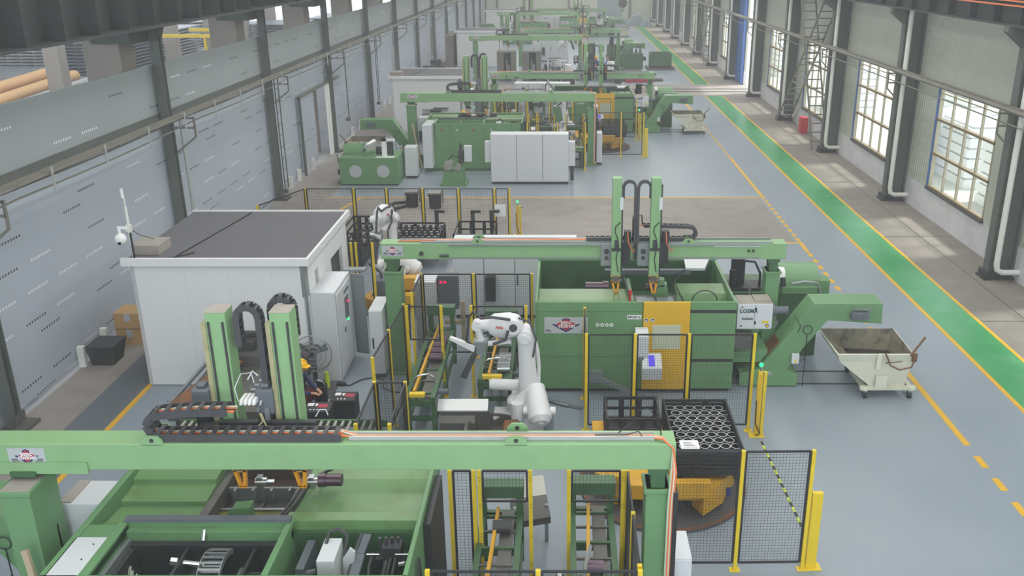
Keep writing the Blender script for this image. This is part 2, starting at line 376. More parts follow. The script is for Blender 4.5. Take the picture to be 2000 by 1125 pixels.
# steel columns, downpipes, brackets on the right
for k, y in enumerate(COLY):
    if y < 14: continue
    i = k
    m = MB(); m.box(12.55, 13.3, y - .02, y + .02, 0, 12.8); m.box(12.53, 12.57, y - .17, y + .17, 0, 12.8); m.box(13.24, 13.3, y - .17, y + .17, 0, 12.8)
    cc = T('steel_column', 'dark steel column on the right wall, %s from the camera' % ORD[k - 1], 'column', (12.9, y, 0), 'steel columns along the right wall')
    obj('column_shaft', m, SCOL, cc)
    m = MB(); m.box(12.4, 13.3, y - .3, y + .3, 0, .06); m.box(12.45, 12.6, y - .26, y + .26, .06, .25); obj('base_plate', m, DKM, cc)
    m = MB(); m.prism([(12.55, 6.6), (12.0, 7.05), (12.0, 7.2), (12.55, 7.2)], 'y', y - .15, y + .15); obj('bracket', m, SCOL, cc)
    m = MB(); py = y - .45
    m.tube([(12.62, py, 12.5), (12.62, py, .55), (12.66, py, .38), (12.8, py, .3), (13.35, py, .3)], .085, 10)
    tagit(obj('downpipe', m, PVC, smooth=True, loc=(12.62, py, 0)), 'white drain pipe on the right wall, %s from the camera' % ORD[k - 1], 'pipe', 'white drain pipes on the right wall')
    m = MB(); m.bar((12.2, y, 4.3), (12.2, y, 4.9), .05, .05); m.bar((12.2, y, 4.85), (12.55, y, 4.85), .05, .05); m.bar((12.2, y, 4.5), (12.55, y, 4.5), .05, .05); m.bar((12.2, y, 4.3), (12.55, y, 3.95), .05, .05)
    tagit(obj('pipe_bracket', m, TRAY, loc=(12.4, y, 4)), 'angle bracket under the pipe run, %s along the right wall' % ORD[k - 1], 'bracket', 'pipe brackets on the right wall')
pr = MB(); pr.tube([(12.32, 5, 4.98), (12.32, 137, 4.98)], .07, 8); pr.tube([(12.5, 5, 4.96), (12.5, 137, 4.96)], .04, 6); pr.tube([(12.34, 5, 4.6), (12.34, 137, 4.6)], .022, 6)
pr.box(12.36, 12.46, 5, 137, 5.02, 5.08)
tagit(obj('wall_pipe_run', pr, TRAY, smooth=True, loc=(12.35, 5, 4.9)), 'grey pipes running the length of the right wall', 'pipe')
m = MB(); m.box(12.02, 12.46, -8, 136.5, 7.2, 7.25); m.box(12.02, 12.46, -8, 136.5, 8.0, 8.06); m.box(12.28, 12.32, -8, 137, 7.25, 8.0)
for k in range(90): m.box(12.1, 12.5, -7 + k * 1.6, -6.98 + k * 1.6, 7.25, 8.0)
gr = T('crane_girder', 'dark crane girder with orange conductor rail along the right wall', 'girder', (12.3, -8, 7.2)); obj('girder_beam', m, GIRD, gr)
m = MB()
for z in (7.72, 7.84): m.box(11.96, 12.0, -8, 137, z, z + .04)
obj('conductor_rail', m, ORP, gr, label='orange conductor bars')
# zigzag ladders on the right wall
def stair(y0, lab, s=1):
    t = T('steep_ladder', lab, 'ladder', (12.6, y0, 0), 'crossing ladders on the right wall')
    for kk, (a, b) in enumerate((((12.6, y0 - 2.9, 0), (12.5, y0 + 3.0, 9.5)), ((12.75, y0 + 5.6, 0), (12.85, y0 - 3.6, 8.6)))):
        a = Vector(a); b = Vector(b); m = MB(); off = Vector((.36, 0, 0))
        m.bar(a - off, b - off, .06, .1); m.bar(a + off, b + off, .06, .1)
        obj('side_rail', m, TRAY, t)
        for i in range(1, 24):
            q = a.lerp(b, i / 24); m = MB(); m.box(q.x - .36, q.x + .36, q.y - .1, q.y + .1, q.z - .02, q.z + .02); obj('tread', m, TRAY, t)
stair(47.2, 'long open ladder crossing another beside the nearest steep stair bay on the right'); stair(83.8, 'distant crossing ladders far down the right wall')
m = MB(); m.box(12.75, 13.1, 48.6, 49.15, 0, .85, 0); m.box(12.72, 12.75, 48.65, 49.1, .08, .8)
t = T('fire_cabinet', 'red fire extinguisher cabinet standing against the right wall', 'cabinet', (12.9, 48.9, 0)); obj('cabinet_body', m, RED, t, .01)
m = MB(); m.box(12.7, 12.73, 48.7, 48.75, .4, .5); obj('handle', m, STL, t)
# grey green box under the far columns
# stacks outside the windows
for i, (x, y, n) in enumerate(((17.5, 27, 5), (17.2, 33, 6), (19.5, 30.2, 4), (17.6, 38.2, 6), (18.2, 43, 5), (21, 36, 7), (18, 57, 6), (18, 75, 6), (22, 49, 7))):
    m = MB()
    for k in range(n): m.box(x - 1.1, x + 1.1, y - 1.6 + .1 * (k % 2), y + 1.6, -.05 + k * .42, .3 + k * .42)
    for k in range(n): m.box(x - 1.0, x + 1.0, y - 1.5, y + 1.5, .3 + k * .42, .37 + k * .42, 1)
    tagit(obj('sheet_stack', m, [LETW, PIPE], loc=(x, y, -.05)), 'white stack of packs in the yard, %s along beyond the windows' % ORD[i], 'stack', 'white stacks outside the right windows')
m = MB(); m.box(15.6, 16.6, 39.8, 41.3, -.05, 1.9)
tagit(obj('sign_board', m, BLUE, loc=(16, 40.5, -.05)), 'blue board standing outside the second window', 'board')
# ---------------------------------------------------------------- left wall
PERF, N, L = node_mat('perforated_grey_sheet')
b = N['Principled BSDF']; b.inputs['Roughness'].default_value = .45
tc = N.new('ShaderNodeTexCoord'); sx = N.new('ShaderNodeSeparateXYZ'); L.new(tc.outputs['Object'], sx.inputs[0])
def MM(op, a, b_=None, c_=None):
    n = N.new('ShaderNodeMath'); n.operation = op
    for i, q in enumerate((a, b_, c_)):
        if q is None: continue
        if isinstance(q, (int, float)): n.inputs[i].default_value = q
        else: L.new(q, n.inputs[i])
    return n.outputs[0]
Y, Z = sx.outputs['Y'], sx.outputs['Z']
row = MM('FLOOR', MM('DIVIDE', Z, .31)); zz = MM('SUBTRACT', Z, MM('MULTIPLY', row, .31))
ysh = MM('ADD', Y, MM('MULTIPLY', row, .47))
seg = MM('FLOOR', MM('DIVIDE', ysh, 1.25)); yy = MM('SUBTRACT', ysh, MM('MULTIPLY', seg, 1.25))
wn = N.new('ShaderNodeTexWhiteNoise'); wn.noise_dimensions = '2D'; cv = N.new('ShaderNodeCombineXYZ'); L.new(seg, cv.inputs[0]); L.new(row, cv.inputs[1]); L.new(cv.outputs[0], wn.inputs['Vector'])
rr = N.new('ShaderNodeTexWhiteNoise'); rr.noise_dimensions = '1D'; L.new(row, rr.inputs['W'])
dot = MM('LESS_THAN', MM('ADD', MM('POWER', MM('MULTIPLY', MM('SUBTRACT', MM('FRACT', MM('DIVIDE', yy, .1)), .5), .1), 2), MM('POWER', MM('SUBTRACT', zz, .12), 2)), .00085)
mask = MM('MULTIPLY', MM('MULTIPLY', dot, MM('LESS_THAN', yy, .8)), MM('MULTIPLY', MM('GREATER_THAN', wn.outputs['Value'], .45), MM('LESS_THAN', rr.outputs['Value'], .6)))
hc = N.new('ShaderNodeMix'); hc.data_type = 'RGBA'; hc.inputs['A'].default_value = srgb((70, 74, 82)); hc.inputs['B'].default_value = srgb((236, 240, 244))
L.new(MM('GREATER_THAN', wn.outputs['Value'], .86), hc.inputs['Factor'])
n1 = N.new('ShaderNodeTexNoise'); n1.inputs['Scale'].default_value = .3; n1.inputs['Detail'].default_value = 5; L.new(tc.outputs['Object'], n1.inputs['Vector'])
bc = N.new('ShaderNodeMix'); bc.data_type = 'RGBA'; bc.inputs['A'].default_value = srgb((170, 180, 193)); bc.inputs['B'].default_value = srgb((188, 196, 206)); L.new(n1.outputs['Fac'], bc.inputs['Factor'])
fc = N.new('ShaderNodeMix'); fc.data_type = 'RGBA'; L.new(mask, fc.inputs['Factor']); L.new(bc.outputs['Result'], fc.inputs['A']); L.new(hc.outputs['Result'], fc.inputs['B']); L.new(fc.outputs['Result'], b.inputs['Base Color'])
w = holed(MB(), 'x', -11.36, -11.3, 4, 136, .12, 4.62, [(40.7, 44.3, .12, 3.3), (61.3, 63.6, .12, 3.3), (79.8, 81.8, .12, 3.3)])
S('wall_left', w, PERF)
w = MB(); w.box(-11.36, -11.3, 4, 136, 4.85, 6.17); PERF2 = PERF.copy(); PERF2.name = 'perforated_green_grey_sheet'
for q in PERF2.node_tree.nodes:
    if q.type == 'MIX' and abs(q.inputs['A'].default_value[2] - srgb((170, 180, 193))[2]) < 1e-4 and q.inputs['A'].default_value[0] > .3: q.inputs['A'].default_value = srgb((150, 160, 163)); q.inputs['B'].default_value = srgb((170, 178, 180))
S('wall_left_2', w, PERF2)
w = MB(); w.box(-11.34, -11.24, 4, 136, 4.62, 4.85); S('trim_3', w, SCOL)
# sliding door leaf and its post
d = MB(); d.box(-11.28, -11.22, 38.7, 41.2, .25, 3.3); dr = S('door_2', d, PERF)
h = MB(); h.box(-11.2, -11.14, 38.65, 46, 3.3, 3.42); obj('door_track', h, TRAY, dr); h = MB(); h.box(-11.2, -11.1, 38.65, 38.75, 0, 3.35); obj('door_edge', h, SCOL, dr)
for i, y in enumerate((43.2, 43.5)):
    m = MB(); m.box(-11.2, -11.08, y, y + .12, 0, 3.3); tagit(obj('door_post', m, PVC, loc=(-11.1, y, 0)), '%s white upright post beside the open sliding doorway' % ('left' if i == 0 else 'right'), 'post')
for k, y in enumerate(COLY):
    if y < 14: continue
    t = T('steel_column', 'grey steel column on the perforated left wall, %s from the camera' % ORD[k - 1], 'column', (-11.1, y, 0), 'steel columns along the left wall')
    m = MB(); m.box(-11.22, -10.98, y - .12, y - .09, 0, 7.28); m.box(-11.22, -10.98, y + .09, y + .12, 0, 7.28); m.box(-11.12, -11.08, y - .1, y + .1, 0, 7.28)
    obj('column_shaft', m, SCOL, t)
    m = MB(); m.box(-11.28, -10.75, y - .3, y + .3, 0, .08); m.box(-11.05, -11.0, y - .25, y + .25, .08, .3); obj('base_plate', m, GRIME, t)
    t = T('concrete_column', 'broad tan concrete column behind the left wall, %s from the camera' % ORD[k - 1], 'column', (-12.2, y, 0), 'concrete columns behind the left wall')
    m = MB(); m.box(-12.9, -11.9, y - .45, y + .45, -.02, 7.28); obj('column_shaft', m, PCOL, t, .03)
    m = MB(); m.prism([(y - .9, 6.8), (y + .9, 6.8), (y + 1.3, 7.29), (y - 1.3, 7.29)], 'x', -12.4, -11.3); obj('corbel', m, SCOL, t)
    m = MB(); m.bar((-10.35, y, 4.2), (-10.35, y, 4.75), .05, .05); m.bar((-10.35, y, 4.72), (-11, y, 4.72), .05, .05); m.bar((-10.35, y, 4.45), (-11, y, 4.45), .05, .05); m.bar((-10.35, y, 4.2), (-11, y, 3.7), .05, .05)
    tagit(obj('pipe_bracket', m, TRAY, loc=(-10.6, y, 4)), 'angle bracket holding the pipe run, %s along the left wall' % ORD[k - 1], 'bracket', 'pipe brackets on the left wall')
m = MB()
for x, z, r in ((-10.5, 4.82, .035), (-10.66, 4.82, .05), (-10.82, 4.8, .035)): m.tube([(x, 8, z), (x, 133, z)], r, 6)
for x, z in ((-10.95, 4.62), (-10.6, 4.55)):
    pts = [(x, 8 + i * 1.15, z - .06 * abs(math.sin(i * .39))) for i in range(108)]; m.tube(pts, .022, 5)
tagit(obj('wall_pipe_run', m, TRAY, smooth=True, loc=(-10.6, 8, 4.8)), 'weathered pipes and sagging cables along the left wall', 'pipe')
m = MB()
for k in range(50): y = 9 + k * 2.3; m.box(-10.45, -10.42, y, y + .04, 4.42, 4.95)
tagit(obj('cable_hangers', m, PIPE, loc=(-10.5, 9, 4.5)), 'pale hanger straps clamped along the left pipe run', 'hanger')['kind'] = 'stuff'
m = MB(); m.box(-11.3, -10.1, -8, 136, 7.3, 7.36); m.box(-11.3, -10.1, -8, 136, 8.9, 8.98); m.box(-10.62, -10.56, -8, 136, 7.36, 8.9)
t = T('crane_girder', 'deep dark crane girder with web stiffeners along the left wall top', 'girder', (-10.7, -8, 7.3)); obj('girder_beam', m, GIRD, t)
m = MB()
for k in range(100): y = -7 + k * 1.45; m.box(-10.56, -10.12, y, y + .03, 7.36, 8.9)
obj('web_stiffener', m, GIRD, t)['kind'] = 'stuff'
# vertical conduits and ladders on the left wall
for i, (y, z0) in enumerate(((26.05, 1.0), (35.1, .3), (46.6, 1.2), (54.6, .8))):
    m = MB()
    if i in (1, 3):
        for dy in (0, .45): m.tube([(-11.0, y + dy, 4.7), (-11.0, y + dy, z0)], .025, 6)
        for k in range(9): m.tube([(-11.0, y, z0 + .3 + k * .45), (-11.0, y + .45, z0 + .3 + k * .45)], .015, 5)
    else: m.tube([(-10.95, y, 4.7), (-10.95, y, z0)], .06 if i == 0 else .03, 8)
    m.box(-11.1, -10.9, y - .08, y + .08, z0 - .15, z0)
    tagit(obj('wall_conduit', m, PIPE if i == 0 else SCOL, smooth=True, loc=(-11, y, z0)), ['silver pipe dropping beside the second left column', 'cable ladder beside the third left column', 'thin conduit beside the sliding doorway', 'cable ladder beside the fifth left column'][i], 'conduit')
# white feet under the left panels
k = 0
for y in (19.2, 20.3, 21.3, 28.2, 30.0, 36.4, 37.7, 38.9, 39.9, 48, 50, 57, 59, 66, 68):
    m = MB(); m.box(-11.25, -11.1, y, y + .12, 0, .5); tagit(obj('support_post', m, PVC, loc=(-11.2, y, 0)), 'short white foot post under the left panels, %s along' % ORD[k], 'post', 'foot posts under the left wall'); k += 1
# far end wall
BACKW = mat('cream_end_wall', (202, 206, 192), .7, vary=.04, scale=.3)
w = MB(); w.box(-12, 13.4, 137, 137.3, 0, 13.2); S('wall_back', w, BACKW)
d = MB(); d.box(4.9, 8.4, 136.85, 137, 0, 7); S('door_3', d, CLAD)
for i, x in enumerate((-9.5, -4.5, .8, 9.6)):
    m = MB(); m.box(x - .15, x + .15, 136.6, 137, 0, 13); tagit(obj('steel_column', m, TRAY, loc=(x, 136.8, 0)), 'pale column against the far end wall, %s from the left' % ORD[i].replace('nearest', 'first'), 'column', 'columns on the far end wall')
# neighbouring bay: columns, timber tubes, racks
for k, (x, y) in enumerate(((-33, 60.5), (-33, 69.7), (-33, 79), (-33, 88.1), (-33, 97.3), (-33, 106.5))):
    m = MB(); m.box(x - .5, x + .5, y - .5, y + .5, 0, 13); tagit(obj('concrete_column', m, PCOL, loc=(x, y, 0)), 'grey column in the neighbouring bay, %s from the camera' % ORD[k], 'column', 'columns of the neighbouring bay')
def seg(a, b, r, name, label, mt, cat):
    m = MB(); m.cyl(a, b, r, 14); return tagit(obj(name, m, mt, smooth=True, loc=a), label, cat)
seg((-34.5, 54, .5), (-36.7, 69.5, .5), .42, 'timber_tube', 'yellow tube lying nearest the left wall in the next bay', JOIN, 'tube')
seg((-35.5, 54, .95), (-37.6, 68.5, .95), .42, 'timber_tube', 'upper yellow tube behind the other in the next bay', JOIN, 'tube')
for k in range(4): seg((-33.7 + k * .5, 54, .3 - k * .03), (-35.6 + k * .5, 70.5 + k * .6, .3 - k * .03), .2, 'steel_pipe', 'pale pipe beside the yellow tubes, %s from the wall' % ORD[k], PIPE, 'pipe')
for k, (x, y, w_, l_, h_) in enumerate(((-37.5, 77, 6, 7, 2.6), (-38, 86, 7, 7, 3), (-30, 101, 5, 7, 2.5), (-47, 84, 7, 7, 2), (-26.5, 86, 3.4, 9, 1.6), (-52, 68, 6, 6, 1.6), (-23.5, 98, 5, 6, 2.4), (-42, 102, 10, 8, 2.6), (-26, 112, 6, 10, 2.4))):
    m = MB()
    for q in range(int(h_ / .26)):
        m.box(x - w_ / 2, x + w_ / 2, y - l_ / 2, y + l_ / 2, q * .26 + .1, q * .26 + .2)
        for s_ in range(6): m.box(x - w_ / 2 + s_ * w_ / 6, x - w_ / 2 + s_ * w_ / 6 + .12, y - l_ / 2 + .1, y + l_ / 2 - .1, q * .26, q * .26 + .1)
    tagit(obj('pallet_stack', m, SGM if k % 2 == 0 else PIPE, loc=(x, y, 0)), 'stacked metal frames in the neighbouring bay, %s pile' % ORD[k].replace('nearest', 'first'), 'stack', 'piles in the neighbouring bay')
for k, (x, y) in enumerate(((-27.5, 72), (-27.5, 78))):
    t = T('jib_crane', 'yellow jib arm over the neighbouring bay, %s' % ('nearer' if k == 0 else 'farther'), 'crane', (x, y, 0), 'yellow jib arms in the next bay')
    m = MB(); m.cyl((x, y, 0), (x, y, 3.2), .12, 8); obj('mast', m, YEL, t)
    m = MB(); m.bar((x - 3.5, y, 3.2), (x + 1, y, 3.2), .2, .25); obj('boom', m, YEL, t)
# ---------------------------------------------------------------- helpers for the cell (true heights and depths)
_c, _s = math.cos(R(20.13)), math.sin(R(20.13))
def G(x, y, Z=0):
    a = (y - 562) / 1773; h = 9 - Z; Y = h * (_c - a * _s) / (_s + a * _c); return Vector(((x - 1100) * (Y * _c + h * _s) / 1773, Y, Z))
def Pd(x, y, Y):
    a = (y - 562) / 1773; h = Y * (_s + a * _c) / (_c - a * _s); return Vector(((x - 1100) * (Y * _c + h * _s) / 1773, Y, 9 - h))
def fence(name_label, segs, z1=2.1, z0=.14, pitch=.05, posts=True, group=None, door=False, ptop=None, wire=.0032):
    """segs: list of corner points (x, y); a post at each, a mesh panel between neighbours"""
    t = T('safety_fence', name_label, 'fence', (segs[0][0], segs[0][1], 0), group)
    for i, (x, y) in enumerate(segs):
        m = MB(); m.box(x - .028, x + .028, y - .028, y + .028, 0, (ptop or z1) + .02); m.box(x - .08, x + .08, y - .06, y + .06, 0, .012)
        obj('post', m, YEL, t)
    for i in range(len(segs) - 1):
        a = Vector((segs[i][0], segs[i][1], 0)); b = Vector((segs[i + 1][0], segs[i + 1][1], 0)); d = (b - a).normalized(); a = a + d * .05; b = b - d * .05; ln_ = (b - a).length
        m = MB(); u = Vector((0, 0, 1))
        for z in (z0, z1): m.bar(a + u * z, b + u * z, .028, .028)
        for q in (a, b): m.bar(q + u * z0, q + u * z1, .03, .03)
        pn = obj('panel_frame', m, BLK, t)
        m = MB(); n = max(1, int(ln_ / pitch))
        for k in range(1, n): q = a.lerp(b, k / n); m.bar(q + u * z0, q + u * z1, wire, wire)
        n = int((z1 - z0) / pitch)
        for k in range(1, n): z = z0 + (z1 - z0) * k / n; m.bar(a + u * z, b + u * z, wire, wire)
        obj('wire_mesh', m, BLK, pn)
    return t
def logo(parent, x0, x1, y, z0, z1, words=True):
    """silver label with the red diamond over a navy chevron, facing the camera side"""
    m = MB(); m.box(x0, x1, y - .006, y, z0, z1); p = obj('maker_plate', m, PLATE, parent)
    cx, cz = (x0 + x1) / 2, (z0 + z1) / 2 ; w = (x1 - x0) * .31; h = (z1 - z0) * .36; cz += h * .12
    m = MB(); m.prism([(cx - w * .78, cz), (cx, cz + h), (cx + w * .78, cz), (cx, cz - h)], 'y', y - .009, y - .006); obj('diamond', m, LRED, p)
    m = MB(); s = h * .12
    for sg in (-1, 1):
        m.prism([(cx + sg * w, cz + s), (cx + sg * w * 1.0, cz - s * .4), (cx, cz - h - s * 2.6), (cx, cz - h - s * .5), (cx + sg * w * .86, cz + s)], 'y', y - .010, y - .006)
        m.prism([(cx + sg * w * .34, cz + h * 1.0 - s), (cx, cz + h + s * 1.4), (cx, cz + h + s * .4), (cx + sg * w * .3, cz + h * .66)], 'y', y - .010, y - .009)
    obj('chevron', m, NAVY, p)
    if words:
        text('pmc', h * 1.0, LETW, p, (cx, y - .012, cz + h * .4), bold=.002)
        text('colinet', h * 1.0, LETW, p, (cx + w * .05, y - .012, cz - h * .2), bold=.002)
        text('automation', h * .2, LETB, p, (x0 + (x1 - x0) * .1, y - .008, z0 + h * .5)); text('belgium', h * .2, LETB, p, (x1 - (x1 - x0) * .1, y - .008, z0 + h * .5)) if False else None
        m = MB()
        for k in range(3): m.box(x0 + .03, x0 + .15 - k * .02, y - .008, y - .006, z0 + .03 + k * .025, z0 + .04 + k * .025); m.box(x1 - .15 + k * .02, x1 - .03, y - .008, y - .006, z0 + .03 + k * .025, z0 + .04 + k * .025)
        obj('small_print', m, LETB, p)
    return p
def drag_chain(parent, pts, w, h, axis=(0, 1, 0), cables=True, pitch=.13, name='cable_carrier'):
    """articulated cable chain along pts; w across (along axis), h thick"""
    P_ = [Vector(q) for q in pts]; L_ = [0]
    for a, b in zip(P_, P_[1:]): L_.append(L_[-1] + (b - a).length)
    def at(d):
        d = min(max(d, 0), L_[-1] - 1e-6)
        for i in range(len(P_) - 1):
            if d <= L_[i + 1]: return P_[i].lerp(P_[i + 1], (d - L_[i]) / (L_[i + 1] - L_[i] + 1e-9))
        return P_[-1]
    ax = Vector(axis); m = MB(); n = int(L_[-1] / pitch); q = MB()
    for i in range(n):
        a, b = at(i * pitch), at((i + 1) * pitch); d = (b - a)
        if d.length < 1e-5: continue
        d.normalize(); nn = d.cross(ax).normalized()
        for s in (-1, 1): m.bar(a + ax * s * w / 2, b + ax * s * w / 2, .014, h, up=nn)
        c = (a + b) / 2
        for s in (-1, 1):
            m.bar(c + nn * s * h / 2 - ax * w / 2 - d * .0, c + nn * s * h / 2 + ax * w / 2, pitch * .38, .01, up=nn)
    o = obj(name, m, CHN, parent)
    if cables:
        for k, (off, mt) in enumerate(((-.3, ORP), (-.12, CABLE), (.05, ORP), (.28, CREAM))):
            m = MB(); m.tube([p + ax * off * w for p in P_], h * .16, 5); obj('cable', m, mt, o, smooth=True)
    return o
def gantry(label, xl, xr, yb, z0, z1, dy, posts, logo_x, lugs, rail=True, cat='gantry'):
    t = T('loading_gantry', label, cat, (xl, yb, 0))
    m = MB(); m.box(xl, xr, yb, yb + dy, z0, z1); obj('beam', m, GRNB, t, .012)
    m = MB(); m.box(xl + .9, xr - .3, yb + .02, yb + .07, z1, z1 + .035); m.box(xl + 2.0, xr - .3, yb + dy - .06, yb + dy - .02, z1, z1 + .04)
    if rail: obj('guide_rail', m, GST, t)
    for (px, pw, py, pd) in posts:
        m = MB(); blk = .28 if py >= yb else .13
        m.box(px, px + pw, py, py + pd, 0, z0 - blk)
        m.box(px - .03, px + pw + .03, py - .03, py + pd + .03, z0 - blk - .06, z0 - blk)
        p = obj('post', m, GREEN, t, .008)
        m = MB(); m.box(px + .06, px + pw - .06, max(py, yb) + .03, py + pd - .03, z0 - blk, z0 - .06); m.box(px + .02, px + pw - .02, max(py, yb - .06), py + pd, z0 - .07, z0)
        if py < yb: q_ = MB(); q_.box(px, px + pw, py, py + pd, z0 - blk, z0 - blk + .004); obj('dusty_top', q_, CABD, p)
        obj('levelling_block', m, GRND, t)
        m = MB(); m.box(px - .12, px + pw + .12, py - .12, py + pd + .12, 0, .03); obj('foot_plate', m, GREEN, t)
    for x in lugs:
        for y_ in (yb, yb + dy - .03):
            m = MB(); m.prism([(x - .14, z1 - .02), (x - .13, z1 + .05), (x - .07, z1 + .11), (x + .07, z1 + .11), (x + .13, z1 + .05), (x + .14, z1 - .02)], 'y', y_, y_ + .03); l_ = obj('lifting_lug', m, GRNB, t)
            m = MB(); m.cyl((x, y_ - .002, z1 + .05), (x, y_ + .032, z1 + .05), .03, 12); obj('lug_hole', m, DKM, l_)
    logo(t, logo_x, logo_x + .46, yb, z0 + (z1 - z0) * .2, z0 + (z1 - z0) * .85)
    return t
def robot(label, base, lean, pose=0, yaw=0):
    """six-axis arm; modelled facing -X, then turned about its base"""
    t = T('industrial_robot', label, 'robot', base)
    t.rotation_euler = (0, 0, 0); bx, by, bz = base
    M = Matrix.Rotation(yaw, 4, 'Z')
    def put(name, mb, mt, par=None, bev=0, sm=True):
        mb.v = [tuple(M @ (Vector(v)) + Vector(base)) for v in mb.v]
        return obj(name, mb, mt, par or t, bev, sm)
    m = MB(); m.box(-.42, .4, -.4, .4, 0, .06); m.lathe((0, 0, .06), [(.36, 0), (.36, .18), (.31, .24), (.31, .42)], 24); m.box(-.62, -.3, -.22, .22, .05, .3)
    put('pedestal', m, WHT, bev=.01)
    m = MB(); m.lathe((0, 0, .42), [(.33, 0), (.35, .05), (.35, .16), (.3, .22)], 24)
    m.prism([(-.22, .5), (.3, .5), (.36, .72), (.26, .98), (.08, 1.02), (-.12, .92), (-.26, .7)], 'y', .06, .26); m.prism([(-.22, .5), (.3, .5), (.36, .72), (.26, .92), (.08, .96), (-.2, .7)], 'y', -.3, -.18)
    put('turntable_housing', m, WHT, bev=.015)
    # axis motors and balancing cylinder
    m = MB(); m.cyl((-.66, .15, .84), (-.12, .15, .82), .115, 16); m.cyl((-.7, .15, .84), (-.64, .15, .84), .1, 16); put('shoulder_motor', m, WHT)
    m = MB(); m.cyl((-.12, -.34, .3), (-.12, -.34, .68), .13, 12); put('swivel_motor', m, WHT)
    m = MB(); m.cyl((.34, -.62, .46), (.22, -.1, .9), .24, 24, .2); m.cyl((.35, -.69, .4), (.34, -.61, .47), .16, 24, .24); m.cyl((.0, -.45, .55), (.64, -.45, .55), .085, 14)
    bc_ = put('balancing_cylinder', m, WHT); m = MB(); m.cyl((.355, -.72, .38), (.35, -.68, .41), .06, 14); put('end_cap', m, CAB, bc_)
    m = MB(); m.box(.42, .6, -.5, -.1, .18, .4); put('cable_junction', m, GST)
    # lower arm
    sh = Vector((.1, 0, .84)); el = Vector((.1 + lean, 0, 2.02))
    d = (el - sh).normalized(); pr_ = d.cross(Vector((0, 1, 0))).normalized()
    def sec(c, w, th): 
        return [c + pr_ * (w * math.cos(a)) + Vector((0, 1, 0)) * (th * math.sin(a)) for a in [R(k * 30 + 15) for k in range(12)]]
    m = MB(); m.loft([sec(sh - d * .22, .12, .08), sec(sh - d * .12, .2, .11), sec(sh + d * .15, .2, .12), sec(sh + d * .5, .17, .11), sec(el - d * .3, .17, .11), sec(el - d * .02, .18, .11), sec(el + d * .1, .14, .1), sec(el + d * .16, .07, .07)])
    m.v = [(v[0], v[1] - .1, v[2]) for v in m.v]; put('lower_arm', m, WHT)
    m = MB(); p0 = sh + pr_ * -.2 + d * .2; p1 = el + pr_ * -.17 - d * .15
    m.tube([p0, p0.lerp(p1, .3) + pr_ * -.03, p0.lerp(p1, .7) + pr_ * -.03, p1], .04, 8); m.box(p0.x - .08, p0.x + .04, -.08, .06, p0.z - .12, p0.z + .04); put('hose_pack', m, WHT)
    m = MB(); m.cyl(el + Vector((-.02, -.24, 0)), el + Vector((-.02, .2, 0)), .135, 20); m.cyl(el + Vector((-.02, -.3, -.02)), el + Vector((-.02, -.22, -.02)), .09, 20); put('elbow_joint', m, WHT)
    # upper arm
    if pose == 0: e2 = el + Vector((-.34, 0, .17)); fw = Vector((-1, 0, .02)).normalized()
    else: e2 = el + Vector((-.12, 0, .16)); fw = Vector((-.8, 0, .62)).normalized()
    up = fw.cross(Vector((0, 1, 0))); up = up if up.z > 0 else -up
    def sec2(c, w, th, n=12): return [c + up * (w * math.cos(R(k * 360 / n + 15))) + Vector((0, 1, 0)) * (th * math.sin(R(k * 360 / n + 15))) for k in range(n)]
    m = MB(); m.loft([sec2(e2 - fw * .28, .12, .12), sec2(e2 - fw * .2, .22, .17), sec2(e2 - fw * .02, .27, .19), sec2(e2 + fw * .28, .24, .18), sec2(e2 + fw * .38, .17, .15)])
    ua = put('upper_arm', m, WHT)
    m = MB(); m.cyl(e2 + Vector((.1, -.205, .03)), e2 + Vector((.1, .19, .03)), .15, 20); put('joint_cover', m, WHT, ua)
    m = MB(); m.cyl(e2 + Vector((.1, -.215, .03)), e2 + Vector((.1, -.17, .03)), .08, 20); put('cable_port', m, CHN, ua)
    m = MB(); fl_ = .68 if pose == 0 else 1; m.loft([sec2(e2 + fw * .34, .14, .14), sec2(e2 + fw * .7 * fl_, .11, .11), sec2(e2 + fw * .9 * fl_, .1, .11)]); put('forearm_tube', m, WHT, ua)
    m = MB(); q = e2 - fw * .0; m.bar(q + Vector((.05, -.12, -.28)), q + Vector((-.4, -.12, -.33)), .16, .04); put('cable_bracket', m, WHT, ua)
    if pose == 0:
        tx = text('ABB', .085, LETR, ua, tuple(M @ (e2 + Vector((-.17, -.2, .03))) + Vector(base)), rot=(R(90), R(6), yaw), bold=.001)
    # wrist and hoses
    w0 = e2 + fw * (.62 if pose == 0 else .92); w1 = w0 + (Vector((.06, 0, -.3)) if pose == 0 else Vector((-.12, 0, -.1)))
    m = MB(); m.cyl(w0 + Vector((0, -.1, 0)), w0 + Vector((0, .1, 0)), .1, 14); m.cyl(w0, w1, .08, 14, .07); m.cyl(w1, w1 + (w1 - w0).normalized() * .04, .09, 14); put('wrist', m, WHT)
    m = MB(); m.tube([e2 + Vector((.05, -.2, .2)), e2 + Vector((-.3, -.22, .26)), w0 + Vector((.1, -.16, .2)), w0 + Vector((-.05, -.14, .34)), w0 + Vector((-.14, -.13, .2)), w0 + Vector((-.2, -.1, -.3)), w1 + Vector((-.05, -.05, -.2))], .03, 8)
    m.tube([e2 + Vector((.2, -.1, .2)), e2 + Vector((.42, -.12, .12)), el + Vector((.2, -.2, -.05)), el + Vector((.14, -.25, -.4))], .022, 6); m.tube([e2 + Vector((.0, -.22, -.02)), e2 + Vector((-.05, -.24, -.2)), e2 + Vector((-.3, -.24, -.3))], .03, 6)
    put('dress_hose', m, CHN)
    tp = w1
